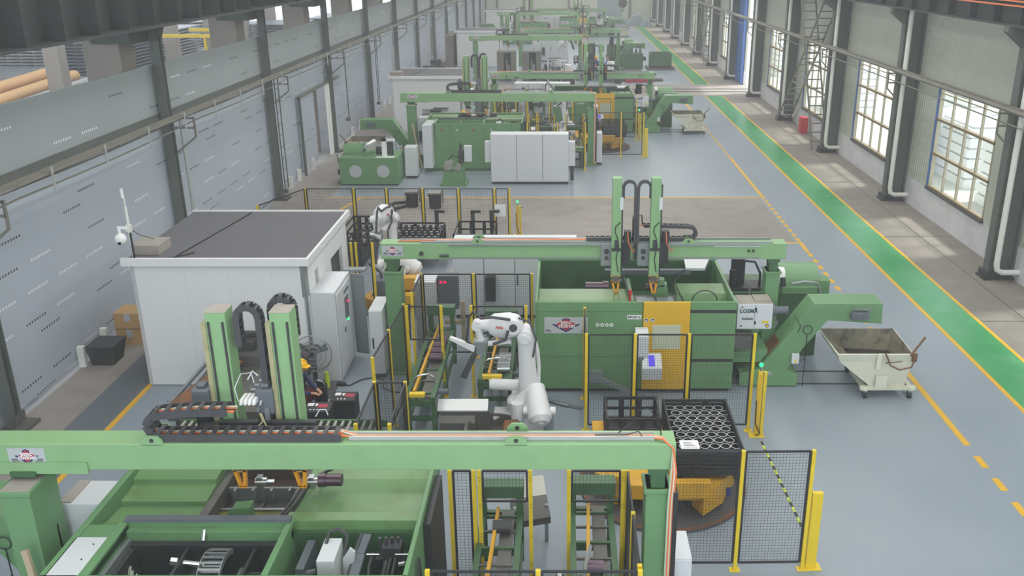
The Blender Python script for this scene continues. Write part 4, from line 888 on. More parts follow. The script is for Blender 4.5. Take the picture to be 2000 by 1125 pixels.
# ===== gantry of the left machine
ga = gantry('long green loading gantry across the left machine, {c} cell', -7.3, 1.42, 10.0, 2.88, 3.25, .36, [(-7.0, .36, 9.7, .62), (1.06, .3, 10.0, .36)], -6.98, (-5.15, -.59), rail=False)
m = MB(); m.box(-7.3, -6.0, 9.97, 10.0, 2.84, 3.0); obj('end_flange', m, GRNB, ga)
m = MB(); m.prism([(-7.05, 0), (-6.55, 0), (-6.64, 1.5), (-6.64, 2.0)], 'y', 10.1, 10.14); obj('gusset', m, GREEN, ga)
m = MB(); m.bar((-6.75, 9.55, 2.0), (-6.35, 9.2, .02), .08, .05); tagit(obj('wooden_batten', m, WOOD, loc=(-6.5, 9.4, 0)), 'bleached wooden batten leaning against the left gantry post, {c} cell', 'batten')
drag_chain(ga, [(-2.79, 10.16, 3.31), (-5.06, 10.16, 3.31)] + [(-5.06 + .155 * math.cos(R(a)), 10.16, 3.465 + .155 * math.sin(R(a))) for a in range(270, 89, -20)] + [(-5.06, 10.16, 3.62), (-4.6, 10.16, 3.66), (-4.1, 10.16, 3.66)], .22, .1, pitch=.14)
m = MB(); m.box(-2.7, 1.15, 10.08, 10.095, 3.25, 3.31); m.box(-2.7, 1.15, 10.2, 10.215, 3.25, 3.31); m.box(-2.7, 1.15, 10.08, 10.215, 3.25, 3.262); obj('cable_tray', m, PIPE, ga)
for k, (off, mt) in enumerate(((.115, ORP), (.14, CREAM), (.165, ORP), (.185, CLRH))):
    m = MB(); m.tube([(-2.85, 10.08 + off - .08 * (k == 0), 3.32), (-2.6, 10.0 + off, 3.28), (1.1, 10.0 + off, 3.28), (1.25, 9.98 + off * .6, 3.3), (1.38, 9.94 + off * .3, 3.2), (1.42 - .02 * k, 9.92, 2.9), (1.4 - .02 * k, 9.93, 2.4), (1.39 - .02 * k, 9.93, .1)], .014, 6); obj('power_cable', m, mt, ga, smooth=True)
m = MB(); m.tube([(.7, 10.2, 3.3), (.85, 10.22, 3.42), (.95, 10.2, 3.62), (1.08, 10.18, 3.66), (1.2, 10.16, 3.5), (1.24, 10.14, 3.3)], .008, 5); m.tube([(.4, 10.15, 3.3), (.8, 10.1, 3.33), (.95, 10.1, 3.38), (1.0, 10.1, 3.3)], .007, 5); m.box(1.4, 1.46, 9.9, 10.2, .2, 2.6); obj('loose_cable', m, CABLE, ga)
def z_column(g_, x0, x1, y0, y1, z0, z1, back):
    s = -1 if back else 1
    m = MB(); m.box(x0, x1, y0, y1, z0, z1); c_ = obj('lift_column', m, GRNB, g_, .012)
    m = MB(); yb_ = y0 - .02
    if back:
        for x in (x0 + .03, x1 - .05): m.box(x, x + .025, yb_, y0, z0 + .1, z1 - .12)
        obj('linear_rail', m, DKM, c_); m = MB(); m.box(x0 - .06, x0, y0 + .0, y0 + .1, z0 + .1, z1 - .14); obj('rack_strip', m, RAILC, c_, label='stained cream rack strip'); m = MB(); m.box(x0, x1, y0, y1, z1, z1 + .004); obj('dusty_cap', m, CABD, c_)
    else:
        m.box(x1, x1 + .035, y0 + .04, y1 - .02, z0 + .1, z1 - .15); obj('linear_rail', m, DKM, c_)
        m = MB(); xx = (x0 + x1) / 2; m.tube([(x1 - .02, yb_, z1 - .95), (xx - .02, yb_, z1 - 1.05), (xx - .03, yb_, z0 + 1.0), (xx + .03, yb_, z0 + .85), (x1 - .05, yb_, z0 + .7), (xx, yb_, z0 + .4), (xx + .05, yb_, z0 + .1)], .011, 5)
        obj('air_line', m, CABLE, c_)
        m = MB(); m.box(xx - .04, xx + .04, y0 - .05, y0, z0 + .62, z0 + .82); m.box(xx - .1, xx + .1, y0 - .03, y0, z0 + .58, z0 + .64); m.cyl((xx, y0 - .06, z0 + .7), (xx, y0, z0 + .7), .03, 8); obj('valve_cluster', m, DKM, c_)
        m = MB(); m.box(x1 - .04, x1 + .03, y0 - .02, y0 + .06, z1 - .68, z1 - .42); obj('sensor_box', m, CAB, c_)
    xx = (x0 + x1) / 2; yy = (y0 + y1) / 2 if back else y0 + .08
    m = MB(); m.box(xx - .07, xx + .07, yy - .07, yy + .07, z0 - .14, z0); m.cyl((xx - .1, yy, z0 - .1), (xx + .14, yy, z0 - .12), .045, 8); gr_ = obj('gripper_head', m, GRIME, c_)
    m = MB(); y_ = yy - .02
    m.prism([(xx - .09, z0 - .14), (xx - .03, z0 - .4), (xx + .01, z0 - .4), (xx - .045, z0 - .14)], 'y', y_ - .03, y_ + .03); m.prism([(xx + .09, z0 - .14), (xx + .07, z0 - .4), (xx + .03, z0 - .4), (xx + .045, z0 - .14)], 'y', y_ - .03, y_ + .03); m.box(xx - .09, xx + .09, y_ - .03, y_ + .03, z0 - .17, z0 - .11); m.box(xx - .03, xx + .07, y_ - .03, y_ + .03, z0 - .42, z0 - .38); m.box(xx - .11, xx + .11, y_ - .05, y_ + .03, z0 - .02, z0 + .015)
    obj('gripper_yoke', m, ORGT, gr_, label='orange gripper yoke')
    return c_
def loop(xa, xb, y, za, zt, zb):
    r = abs(xb - xa) / 2; c = (xa + xb) / 2; s = 1 if xb > xa else -1
    return [(xa, y, za), (xa, y, zt - r)] + [(c - s * r * math.cos(R(a)), y, zt - r + r * math.sin(R(a))) for a in range(20, 161, 20)] + [(xb, y, zt - r), (xb, y, zb)]
for x0, x1 in ((-4.5, -4.24), (-3.69, -3.43)):
    z_column(ga, x0, x1, 10.55, 10.84, 2.62, 4.8, True)
m = MB(); m.box(-4.7, -3.2, 10.36, 10.5, 2.9, 3.3); m.box(-4.45, -3.2, 10.4, 10.48, 3.3, 3.34); obj('carriage', m, DKM, ga)
for x in (-4.8, -3.98):
    m = MB(); m.box(x, x + .24, 10.5, 10.74, 3.4, 3.75); m.box(x + .06, x + .18, 10.55, 10.68, 3.75, 3.81); sm_ = obj('servo_motor', m, SGM, ga, .025); m = MB(); m.box(x + .03, x + .21, 10.5, 10.7, 3.1, 3.4); obj('gearbox', m, BLK, sm_)
drag_chain(ga, loop(-4.14, -3.86, 10.7, 4.3, 4.84, 3.2), .14, .08, cables=False, pitch=.085); drag_chain(ga, loop(-3.5, -3.78, 10.95, 4.3, 4.86, 3.3), .14, .08, cables=False, pitch=.085)
m = MB(); m.bar((-3.9, 10.5, 3.5), (-3.86, 11.1, 4.0), .03, .16); m.bar((-3.94, 10.5, 3.42), (-3.9, 11.0, 3.84), .03, .14); m.box(-3.86, -3.8, 10.46, 10.52, 3.1, 3.5); obj('aluminium_profile', m, GST, ga)
m = MB()
for k in range(4): m.box(-4.14 + k * .055, -4.1 + k * .055, 10.4, 10.6, 3.6, 3.66); m.cyl((-4.12 + k * .055, 10.4, 3.62), (-4.12 + k * .055, 10.37, 3.62), .02, 8)
obj('valve_island', m, LETW, ga)
m = MB(); m.tube([(-4.16, 10.42, 3.62), (-4.2, 10.45, 3.8), (-4.12, 10.5, 3.98), (-4.0, 10.55, 3.98), (-3.96, 10.5, 3.86)], .007, 5); m.tube([(-4.04, 10.5, 3.9), (-3.98, 10.55, 4.0), (-3.9, 10.5, 3.96)], .01, 5); m.tube([(-3.2, 10.45, 3.4), (-3.14, 10.45, 3.5), (-3.06, 10.45, 3.5), (-3.04, 10.45, 3.42)], .008, 5); obj('clear_hose', m, CAB, ga)
m = MB(); m.tube([(-5.0, 10.3, 3.3), (-4.4, 10.3, 3.34), (-4.2, 10.3, 3.28), (-3.9, 10.3, 3.34), (-3.84, 10.32, 3.4), (-3.88, 10.35, 3.5)], .012, 5); m.tube([(-3.86, 10.34, 3.5), (-3.8, 10.3, 3.34), (-3.4, 10.3, 3.3), (-3.1, 10.3, 3.32)], .012, 5); obj('wiring', m, RAILC, ga, smooth=True)
# ===== right machine with yellow door
def machine_front():
    t = T('turning_machine', 'green machine with yellow sliding door and maker plate, of the {c} cell', 'machine', (1.55, 18.5, 0))
    X0, X1, Y0, Y1, H = -.6, 3.68, 17.9, 20.75, 2.12
    m = MB(); m.box(X0, 1.69, Y0, Y0 + .06, .1, H); m.box(2.7, X1, Y0, Y0 + .06, 1.94, H); m.box(2.7, X1, Y0, Y0 + .06, .8, 1.86); m.box(2.7, X1, Y0, Y0 + .06, .1, .72); m.box(1.69, 2.7, Y0 + .04, Y0 + .06, .1, H)
    m.box(X0, X0 + .06, Y0 + .06, Y1, .1, H); m.box(X1 - .06, X1, Y0 + .06, Y1, .1, H); m.box(X0, X1, Y1 - .06, Y1, .1, H + .04)
    obj('enclosure', m, GREEN, t, .006)
    m = MB(); m.box(X0 + .05, X1 - .05, Y0 + .06, Y1 - .06, 0, .1); m.box(2.7, X1, Y0 + .03, Y0 + .05, .7, .82); m.box(2.7, X1, Y0 + .03, Y0 + .05, 1.84, 1.96); obj('plinth', m, DKM, t)
    m = MB(); m.box(X0 + .06, 1.5, Y0 + .06, 18.95, 1.5, 2.04); m.prism([(Y0 + .06, 2.1), (18.2, 2.06), (18.95, 2.0), (18.95, 1.4), (Y0 + .06, 1.4)], 'x', X0 + .06, 1.5); obj('catch_tray', m, GRNS, t, .008); m = MB()
    m.prism([(Y0 + .06, 1.95), (18.7, 1.86), (18.75, 2.0), (19.3, 2.04), (19.3, 1.4), (Y0 + .06, 1.4)], 'x', 2.5, X1 - .06)
    obj('catch_tray', m, GRNS, t, .008)
    m = MB(); m.box(X0 + .06, X1 - .06, 18.95, Y1 - .06, 1.3, 1.36); m.box(X0 + .1, X1 - .1, Y1 - .1, Y1 - .06, 1.4, H)
    for x in (.3, 1.3, 2.4): m.box(x, x + .06, Y1 - .14, Y1 - .06, 1.36, H)
    obj('rear_trough', m, GRND, t)
    m = MB(); m.box(1.5, 2.5, Y0 + .06, 19.0, 1.5, 1.86); obj('pit_floor', m, GRIME, t)
    m = MB(); m.box(1.6, 2.0, 18.05, 18.8, 1.86, 1.9); m.box(2.06, 2.42, 18.05, 18.8, 1.86, 1.9); obj('pit_cover', m, GST, t)
    m = MB(); m.box(.95, 2.9, 19.5, 19.62, 2.18, 2.28); obj('guide_rail', m, SGM, t)
    m = MB(); m.cyl((.5, 19.2, 2.0), (.95, 19.2, 2.0), .1, 16); m.cyl((.9, 19.2, 2.0), (1.02, 19.2, 2.0), .13, 16); m.cyl((1.85, 19.1, 2.02), (2.1, 19.1, 2.02), .08, 14); obj('spindle', m, WINE, t, smooth=True)
    m = MB(); m.prism([(2.0, 1.86), (2.12, 2.12), (2.3, 2.16), (2.34, 1.86)], 'y', 18.9, 19.1); m.box(2.08, 2.24, 18.9, 19.1, 2.1, 2.26); m.box(1.42, 1.5, 18.0, 19.4, 1.9, 2.12); obj('tool_carrier', m, GREEN, t)
    m = MB(); m.tube([(1.42, 17.98, 2.12), (1.42, 18.3, 2.14), (1.4, 18.7, 2.16), (1.36, 19.3, 2.2)], .025, 6); m.tube([(2.6, 18.2, 2.0), (2.54, 18.6, 2.06), (2.5, 19.2, 2.12), (2.7, 19.5, 2.24), (2.76, 19.5, 2.3)], .018, 6); m.tube(arc((3.05, 18.3, 1.96), .28, 10, 170, 8), .014, 5); obj('hose', m, CABLE, t)
    m = MB(); m.cyl((1.42, 17.98, 2.1), (1.42, 17.98, 2.3), .02, 8); m.cyl((1.42, 17.98, 2.24), (1.42, 17.98, 2.36), .03, 8); obj('signal_tower', m, LETR, t)
    m = MB(); m.box(X0 + .06, 1.69, Y0 - .004, Y0, 1.9, 1.908); m.box(X0 + .06, 1.69, Y0 - .004, Y0, .86, .868); m.box(X0 + .04, X0 + .048, Y0 - .004, Y0, .12, 2.1); obj('panel_seam', m, GRND, t)
    m = MB(); m.prism([(2.86, 20.0), (3.3, 20.0), (3.5, 20.7), (2.9, 20.7)], 'z', 2.1, 2.16); obj('roof_lid', m, CAB, t)
    # yellow door
    m = MB(); m.box(1.7, 2.69, Y0 - .05, Y0 + .02, .1, 2.13); d_ = obj('sliding_door', m, DYEL, t, .006, label='yellow sliding door')
    m = MB(); m.box(1.9, 2.5, Y0 - .062, Y0 - .05, 1.06, 1.62); obj('door_window', m, mat('milky_pane', (196, 202, 178), .25, vary=.04), d_, .005)
    for x in (1.76, 1.9):
        m = MB(); m.cyl((x, Y0 - .054, 1.73), (x, Y0 - .05, 1.73), .045, 20); m.cyl((x, Y0 - .058, 1.73), (x, Y0 - .054, 1.73), .036, 20, mi=1); m.cyl((x, Y0 - .06, 1.722), (x, Y0 - .058, 1.722), .018, 12)
        obj('safety_sticker', m, [LETW, NAVY], d_)
    logo(t, -.4, .52, Y0 - .002, 1.41, 1.78)
    m = MB(); m.box(1.36, 1.66, Y0 - .006, Y0, 1.73, 1.83); p_ = obj('model_plate', m, LETW, t, .003); text('RPC8T-2', .07, LETB, p_, (1.51, Y0 - .01, 1.78), bold=.0015)
    for k in range(4):
        m = MB(); m.cyl((.73 + k * .1, Y0 - .006, 1.6), (.73 + k * .1, Y0, 1.6), .04, 16); m.box(.715 + k * .1, .745 + k * .1, Y0 - .009, Y0 - .006, 1.59, 1.615, 1); m.box(.7 + k * .1, .76 + k * .1, Y0 - .003, Y0, 1.525, 1.533, 1); obj('round_sticker', m, [LETW, GRND], t)
    # control pendant
    m = MB(); m.box(1.52, 1.8, 17.5, 17.84, .92, 1.5); m.prism([(17.5, 1.5), (17.84, 1.5), (17.84, 1.58), (17.7, 1.58)], 'x', 1.52, 1.8); a_ = obj('pendant_arm', m, CAB, t, .02)
    m = MB(); m.prism([(17.3, .86), (17.62, 1.08), (17.7, .98), (17.6, .62), (17.36, .56)], 'x', 1.66, 2.08); c_ = obj('control_console', m, CAB, a_, .015)
    m = MB(); m.prism([(17.335, .893), (17.34, .888), (17.56, 1.042), (17.555, 1.047)], 'x', 1.8, 1.93); obj('screen', m, SCR, c_, label='glowing purple screen')
    m = MB(); m.box(1.56, 1.7, 17.47, 17.5, .93, 1.04); obj('button_panel', m, GST, a_)
    # side floor bracket and slide arm at the front
    m = MB(); m.box(.55, .85, 17.75, 17.9, .3, .55); m.bar((.8, 17.72, .42), (1.6, 17.6, .08), .09, .09); obj('slide_arm', m, GST, t, label='galvanised sloping duct')
    # mist filter
    m = MB(); m.box(3.76, 4.52, 18.2, 18.75, 1.38, 1.96); b_ = obj('mist_filter_box', m, CAB, t, .01, label='white mist filter box')
    m = MB(); m.box(3.78, 4.5, 18.22, 18.73, 1.96, 1.972); m.box(4.14, 4.5, 18.3, 18.7, 1.972, 2.0); obj('dusty_lid', m, CABD, b_)
    text('LOSMA', .12, LETG, b_, (4.0, 18.19, 1.8), bold=.003); text('ICARUS', .07, LETB, b_, (3.98, 18.19, 1.62), bold=.002)
    m = MB(); m.box(4.135, 4.14, 18.194, 18.2, 1.4, 1.94)
    for z in (1.5, 1.82): m.box(4.13, 4.17, 18.18, 18.2, z, z + .06)
    for x in (3.84, ): m.box(x, x + .03, 18.19, 18.2, 1.44, 1.47); m.box(x, x + .03, 18.19, 18.2, 1.87, 1.9)
    m.cyl((4.42, 18.19, 1.46), (4.42, 18.2, 1.46), .04, 14); obj('latch', m, BLK, b_)
    m = MB(); m.box(4.3, 4.44, 18.192, 18.2, 1.52, 1.57); m.cyl((4.42, 18.185, 1.46), (4.42, 18.19, 1.46), .028, 12); obj('caution_label', m, YEL, b_)
    m = MB(); m.cyl((4.52, 18.45, 1.72), (4.62, 18.45, 1.72), .12, 14); m.cyl((4.62, 18.45, 1.72), (4.86, 18.45, 1.72), .085, 14); m.cyl((4.86, 18.45, 1.72), (4.9, 18.45, 1.72), .095, 14); m.tube([(4.6, 18.4, 1.62), (4.68, 18.36, 1.45), (4.6, 18.3, 1.36), (4.5, 18.3, 1.4)], .02, 6); obj('fan_motor', m, SGM, b_, smooth=True)
    m = MB(); m.prism([(3.7, .9), (4.4, 1.3), (4.5, 1.3), (4.5, 1.36), (3.7, 1.36)], 'y', 18.4, 18.5); m.box(3.68, 4.5, 18.3, 20.2, .55, .85); m.box(3.68, 4.3, 18.2, 18.3, .8, .84); obj('side_bracket', m, GREEN, t)
    m = MB(); m.cyl((3.8, 18.15, 1.1), (3.8, 18.5, 1.1), .14, 12); m.box(3.72, 4.1, 18.1, 18.3, .95, 1.3); m.cyl((4.0, 18.05, 1.2), (4.15, 18.05, 1.2), .03, 8); obj('oil_pump', m, GRIME, t)
    return t
machine_front()
def coolant_unit():
    t = T('coolant_filter_tank', 'green paper-band filter tank with half-round hood behind chip conveyor, {c} cell', 'tank', (4.9, 20.3, 0))
    m = MB(); m.box(3.75, 6.0, 19.85, 21.2, .02, 1.6); obj('tank_body', m, GRND, t, .01)
    m = MB(); m.lathe((5.1, 20.5, 1.6), [(.52, 0), (.52, .9)], 24, ax='x'); m.v = [(x, y, max(z, 1.58)) for x, y, z in m.v]; m.box(5.9, 6.25, 20.0, 20.4, 1.5, 1.85); m.box(5.1, 6.0, 19.8, 19.9, 1.6, 1.75); obj('drum_hood', m, GREEN, t, smooth=True)
    m = MB(); m.cyl((5.0, 20.0, 1.98), (5.14, 20.0, 1.98), .2, 20); m.cyl((5.1, 19.75, 1.8), (5.08, 19.8, 2.0), .06, 10, mi=1); obj('paper_roll', m, [LETW, BLK], t, smooth=True)
    m = MB(); m.cyl((4.15, 20.4, 1.6), (4.15, 20.4, 2.3), .17, 16); m.cyl((4.0, 20.2, 1.6), (4.0, 20.2, 2.05), .08, 12); m.box(3.8, 4.8, 20.0, 20.6, 1.6, 1.66); m.tube([(4.2, 20.3, 2.25), (4.5, 20.2, 2.25), (4.62, 20.1, 2.0), (4.62, 20.1, 1.62)], .03, 8); obj('pump_motor', m, BLK, t)
    m = MB(); m.tube([(4.35, 19.9, 1.8), (4.35, 19.8, 1.3), (4.35, 19.7, .6)], .03, 8); m.tube([(5.3, 19.8, 1.85), (5.6, 19.8, 1.9), (5.9, 19.8, 1.86), (5.96, 19.78, 1.7), (5.96, 19.8, 1.2)], .03, 8); obj('pipework', m, GST, t, smooth=True)
    return t
coolant_unit()
incline_conveyor('green chip conveyor rising over the cream bin, right side of {c} cell', False, 18.2)
# gantry of the right machine
gb = gantry('green loading gantry over the yellow-door machine, {c} cell', -4.0, 4.88, 18.9, 2.74, 3.1, .36, [(-3.95, .36, 18.9, .4), (4.48, .3, 18.9, .36)], -3.96, (-1.87, 2.73))
m = MB(); m.box(3.3, 4.3, 18.896, 18.9, 3.03, 3.05); obj('white_marking', m, LETW, gb)
m = MB()
for z in (2.76, 3.06): m.box(-2.5, 4.3, 18.86, 18.9, z, z + .03)
obj('rack_rail', m, GST, gb)
m = MB(); m.cyl((4.15, 18.86, 2.94), (4.15, 18.9, 2.94), .03, 8); m.cyl((4.05, 18.86, 2.94), (4.05, 18.9, 2.94), .03, 8); m.cyl((-3.1, 18.86, 2.88), (-3.1, 18.9, 2.88), .05, 8); m.cyl((-2.5, 18.84, 2.84), (-2.7, 18.84, 2.84), .03, 8); obj('beam_plug', m, DKM, gb)
text('GUDEL', .05, LETW, gb, (4.1, 18.885, 3.05)) if False else None
for x in (.82, 1.62):
    m = MB(); m.box(x, x + .26, 18.82, 18.88, 2.62, 3.12); p_ = obj('carriage_plate', m, GST, gb)
    m = MB(); m.cyl((x + .12, 18.8, 2.95), (x + .12, 18.83, 2.95), .06, 12); m.cyl((x + .12, 18.8, 2.8), (x + .12, 18.83, 2.8), .045, 12); obj('drive_pinion', m, DKM, p_)
for x0, x1 in ((1.04, 1.24), (1.86, 2.07)): z_column(gb, x0, x1, 18.62, 18.8, 2.45, 4.62, False)
for x in (1.28, 2.1):
    m = MB(); m.box(x, x + .17, 18.66, 18.84, 2.75, 3.2); m.box(x + .03, x + .18, 18.66, 18.84, 3.2, 3.44); m.box(x, x + .2, 18.66, 18.82, 2.7, 2.75); s_ = obj('servo_motor', m, BLK, gb, .01)
    m = MB(); m.tube([(x + .1, 18.64, 3.44), (x + .12, 18.6, 3.2), (x + .2, 18.6, 3.05), (x + .24, 18.62, 3.0), (x + .25, 18.62, 3.06)], .012, 5); obj('motor_cable', m, ORP, s_)
drag_chain(gb, loop(1.28, 1.54, 18.78, 4.15, 4.52, 3.1), .1, .05, cables=False, pitch=.07); drag_chain(gb, loop(1.86, 1.6, 18.78, 4.15, 4.52, 3.1), .1, .05, cables=False, pitch=.07)
drag_chain(gb, [(.5, 19.08, 3.17), (2.78, 19.08, 3.17)] + [(2.78 + .13 * math.cos(R(a)), 19.08, 3.3 + .13 * math.sin(R(a))) for a in range(-80, 91, 20)] + [(2.78, 19.08, 3.44), (1.64, 19.08, 3.47)], .14, .07, pitch=.12)
m = MB(); m.box(1.5, 1.64, 18.84, 19.0, 3.2, 3.7); m.box(1.54, 1.6, 18.84, 18.88, 2.75, 3.2); m.tube([(1.6, 19, 3.7), (1.7, 19, 3.72), (1.72, 18.98, 3.5)], .015, 5); obj('chain_bracket', m, BLK, gb)
m = MB(); m.box(-2.8, .5, 18.98, 19.0, 3.1, 3.15); m.box(-3.6, .5, 19.1, 19.12, 3.1, 3.15); obj('cable_tray', m, PIPE, gb)
for k, mt in enumerate((ORP, CREAM, ORP)):
    m = MB(); m.tube([(-3.7, 19.0, 3.0), (-3.6, 19.03, 3.12), (-2.8, 19.02 + .025 * k, 3.14), (.55, 19.02 + .025 * k, 3.16)], .012, 5); obj('power_cable', m, mt, gb, smooth=True)
# ===== robot between the machines
robot('white industrial robot arm between the conveyors, {c} cell', (-.79, 16.45, 0), -.04)
# ===== conveyors
conveyor('green part conveyor left of the robot, near the fence, {c} cell', -3.1, -2.5, 15.85, 19.6, .92)
rings_on('purple steel tube blank on the left conveyor, %s from its front, {c} cell', 4, -2.82, 17.55, .3, 1.0, 'tube blanks on the left conveyor', WINE)
conveyor('green part conveyor directly behind the robot gripper, {c} cell', -1.75, -1.05, 16.7, 19.4, .9)
rings_on('shiny tube blank on the conveyor behind the robot, %s from its front, {c} cell', 4, -1.36, 17.05, .19, .98, 'tube blanks behind the robot', STL)
conveyor('green infeed conveyor in front of the left machine gantry post, {c} cell', -1.28, -.62, 9.3, 12.2, .9)
conveyor('green conveyor with cover nearest the orange turntable, {c} cell', .1, .78, 9.5, 12.3, .9)
m = MB(); m.cyl((.32, 10.55, .99), (.56, 10.55, .99), .1, 14); tagit(obj('tube_blank', m, WINE, smooth=True, loc=(.44, 10.55, .99)), 'purple ring sitting on the covered conveyor by the turntable, {c} cell', 'tube')
m = MB(); m.cyl((-1.05, 11.5, .99), (-.78, 11.5, .99), .1, 14); tagit(obj('tube_blank', m, DKM, smooth=True, loc=(-.9, 11.5, .99)), 'dark tube lying at the far end of the infeed conveyor, {c} cell', 'tube')
t = T('conveyor_cover', 'flat green cover table at the near end of a conveyor, {c} cell', 'table', (.35, 9.3, 0))
m = MB(); m.box(-.3, .9, 9.2, 9.75, .8, .84); m.box(.05, .9, 9.35, 9.75, .84, .93); obj('table_top', m, GREEN, t, .006)
for x in (-.25, .8):
    m = MB(); m.box(x, x + .07, 9.25, 9.33, 0, .8); obj('leg', m, GRND, t)
m = MB(); m.tube([(.28, 9.75, .95), (.26, 9.8, 1.2), (.3, 10.2, 1.28), (.38, 10.6, 1.3)], .03, 8); m.tube([(.0, 9.6, .86), (.02, 9.7, 1.0), (.2, 9.9, 1.1), (.4, 10.0, 1.12)], .02, 6); m.cyl((-.05, 10.4, .7), (-.05, 10.7, .7), .07, 10); obj('hose', m, STL, t, smooth=True)
t = T('parts_rack', 'small orange rack with dividers at the near end of the infeed conveyor, {c} cell', 'rack', (-.95, 9.15, 0))
m = MB(); m.box(-1.25, -.62, 9.0, 9.06, .75, .98); m.box(-1.25, -.62, 9.24, 9.3, .75, .98); m.box(-1.28, -.6, 9.0, 9.3, .7, .76); obj('rack_body', m, ORG, t)
m = MB()
for k in range(11): m.box(-1.2 + k * .055, -1.19 + k * .055, 9.06, 9.24, .76, .96)
obj('divider', m, LETW, t)
m = MB(); m.box(-.88, -.7, 8.985, 9.0, .84, .89); obj('rack_tag', m, LETW, t)
for x in (-1.25, -.67):
    m = MB(); m.box(x, x + .05, 9.1, 9.2, 0, .72); obj('leg', m, GRND, t)
t = T('chip_guard_sheet', 'tan bent steel sheet standing between the conveyors, {c} cell', 'sheet', (-.55, 12.5, 0))
m = MB(); m.add([(-.92, 12.85, .95), (-.33, 12.95, .98), (-.27, 12.66, .8), (-.86, 12.56, .77), (-.92, 12.87, .94), (-.33, 12.97, .97), (-.27, 12.68, .79), (-.86, 12.58, .76)], [(0, 1, 2, 3), (7, 6, 5, 4), (0, 4, 5, 1), (1, 5, 6, 2), (2, 6, 7, 3), (3, 7, 4, 0)]); obj('bent_sheet', m, MIST, t)
m = MB(); m.add([(-.86, 12.56, .77), (-.27, 12.66, .8), (-.2, 12.4, .55), (-.8, 12.3, .5), (-.86, 12.6, .5), (-.27, 12.7, .5), (-.2, 12.44, .4), (-.8, 12.34, .36)], [(0, 1, 2, 3), (7, 6, 5, 4), (0, 4, 5, 1), (1, 5, 6, 2), (2, 6, 7, 3), (3, 7, 4, 0)]); obj('dark_apron', m, GRIME, t)
m = MB(); m.box(-.8, -.74, 12.4, 12.46, 0, .7); m.box(-.3, -.24, 12.5, 12.56, 0, .7); obj('sheet_stand', m, GST, t)
t = T('steel_trough', 'low white-edged steel trough between conveyor and robot, {c} cell', 'trough', (-2.0, 16.0, 0))
m = MB(); m.box(-2.45, -1.45, 16.05, 16.1, .05, .5); m.prism([(16.1, .48), (15.95, .3), (15.95, .0), (16.1, .0)], 'x', -2.45, -1.75); obj('trough_body', m, GRIME, t)
m = MB(); m.prism([(16.34, .62), (16.08, .5), (16.08, .52), (16.34, .64)], 'x', -2.5, -1.5); obj('white_lip', m, LETW, t)
t = T('floor_turntable', 'round rusty drip pan on the floor under the robot arm, {c} cell', 'pan', (-1.5, 15.2, 0))
m = MB(); m.lathe((-1.38, 15.75, .0), [(.5, .02), (.56, .3), (.56, .34), (.5, .34), (.46, .1)], 28); obj('pan', m, GRIME, t, smooth=True)
m = MB(); m.prism([(-1.15, .4), (-.88, .42), (-.9, .3), (-1.2, .3)], 'y', 15.45, 15.9); obj('rusty_slide', m, RUST, t)
# ===== orange turntable with crates
t = T('orange_turntable', 'orange-yellow rotating turntable arm carrying the crates, {c} cell', 'turntable', (1.9, 14.2, 0))
m = MB(); m.lathe((1.9, 14.2, 0), [(1.5, 0), (1.5, .05)], 48); m.v = [(x - .12, y, z) for x, y, z in m.v]; obj('shadowed_floor_plate', m, MATB, t)  # dark disc: the shadow under the turntable is put into its colour
m = MB(); m.ring((1.78, 14.2, .05), 1.5, .07, .012, 48); obj('rusty_rim', m, RUST, t)
m = MB(); m.prism([(.55, 13.55), (1.0, 13.15), (2.55, 13.1), (2.95, 13.6), (2.95, 15.4), (.55, 15.4)], 'z', .38, .66); ar = obj('turntable_arm', m, ORG, t, .01)
m = MB(); m.prism([(1.45, 12.98), (2.45, 12.98), (2.45, 13.15), (1.45, 13.15)], 'z', .5, .8); m.prism([(2.35, 13.0), (2.75, 13.4), (2.95, 13.9), (2.6, 13.9), (2.2, 13.3)], 'z', .15, .5); m.box(.75, 1.0, 13.2, 13.4, .66, .8); obj('arm_pads', m, ORG, ar, .008)
m = MB(); m.cyl((1.9, 14.2, .05), (1.9, 14.2, .38), .5, 20); m.box(.75, .95, 13.5, 13.7, .05, .38); obj('pivot_base', m, ORG, t)
m = MB(); m.box(2.72, 2.8, 13.06, 13.08, .5, .66); obj('safety_sticker', m, NAVY, t)
cr = crate('black rib-sided steel crate on the aisle side of the turntable, {c} cell', 1.84, 3.04, 13.28, 15.15, .76, 1.24, group=None, ribs=5)
m = MB(); m.box(1.88, 3.0, 13.32, 15.11, .81, .95); obj('dark_liner', m, BLK, cr)
m = MB(); m.box(2.0, 2.32, 13.5, 13.8, 1.139, 1.145); c_ = tagit(obj('paper_sheet', m, LETW, loc=(2.18, 13.54, 1.14)), 'white paper sheet lying on the rings in the crate, {c} cell', 'paper')
if True:
    m = MB()
    for k in range(4): m.box(2.06, 2.28 - .03 * k, 13.56 + k * .05, 13.572 + k * .05, 1.145, 1.147)
    obj('printed_lines', m, LETB, c_)
first = None
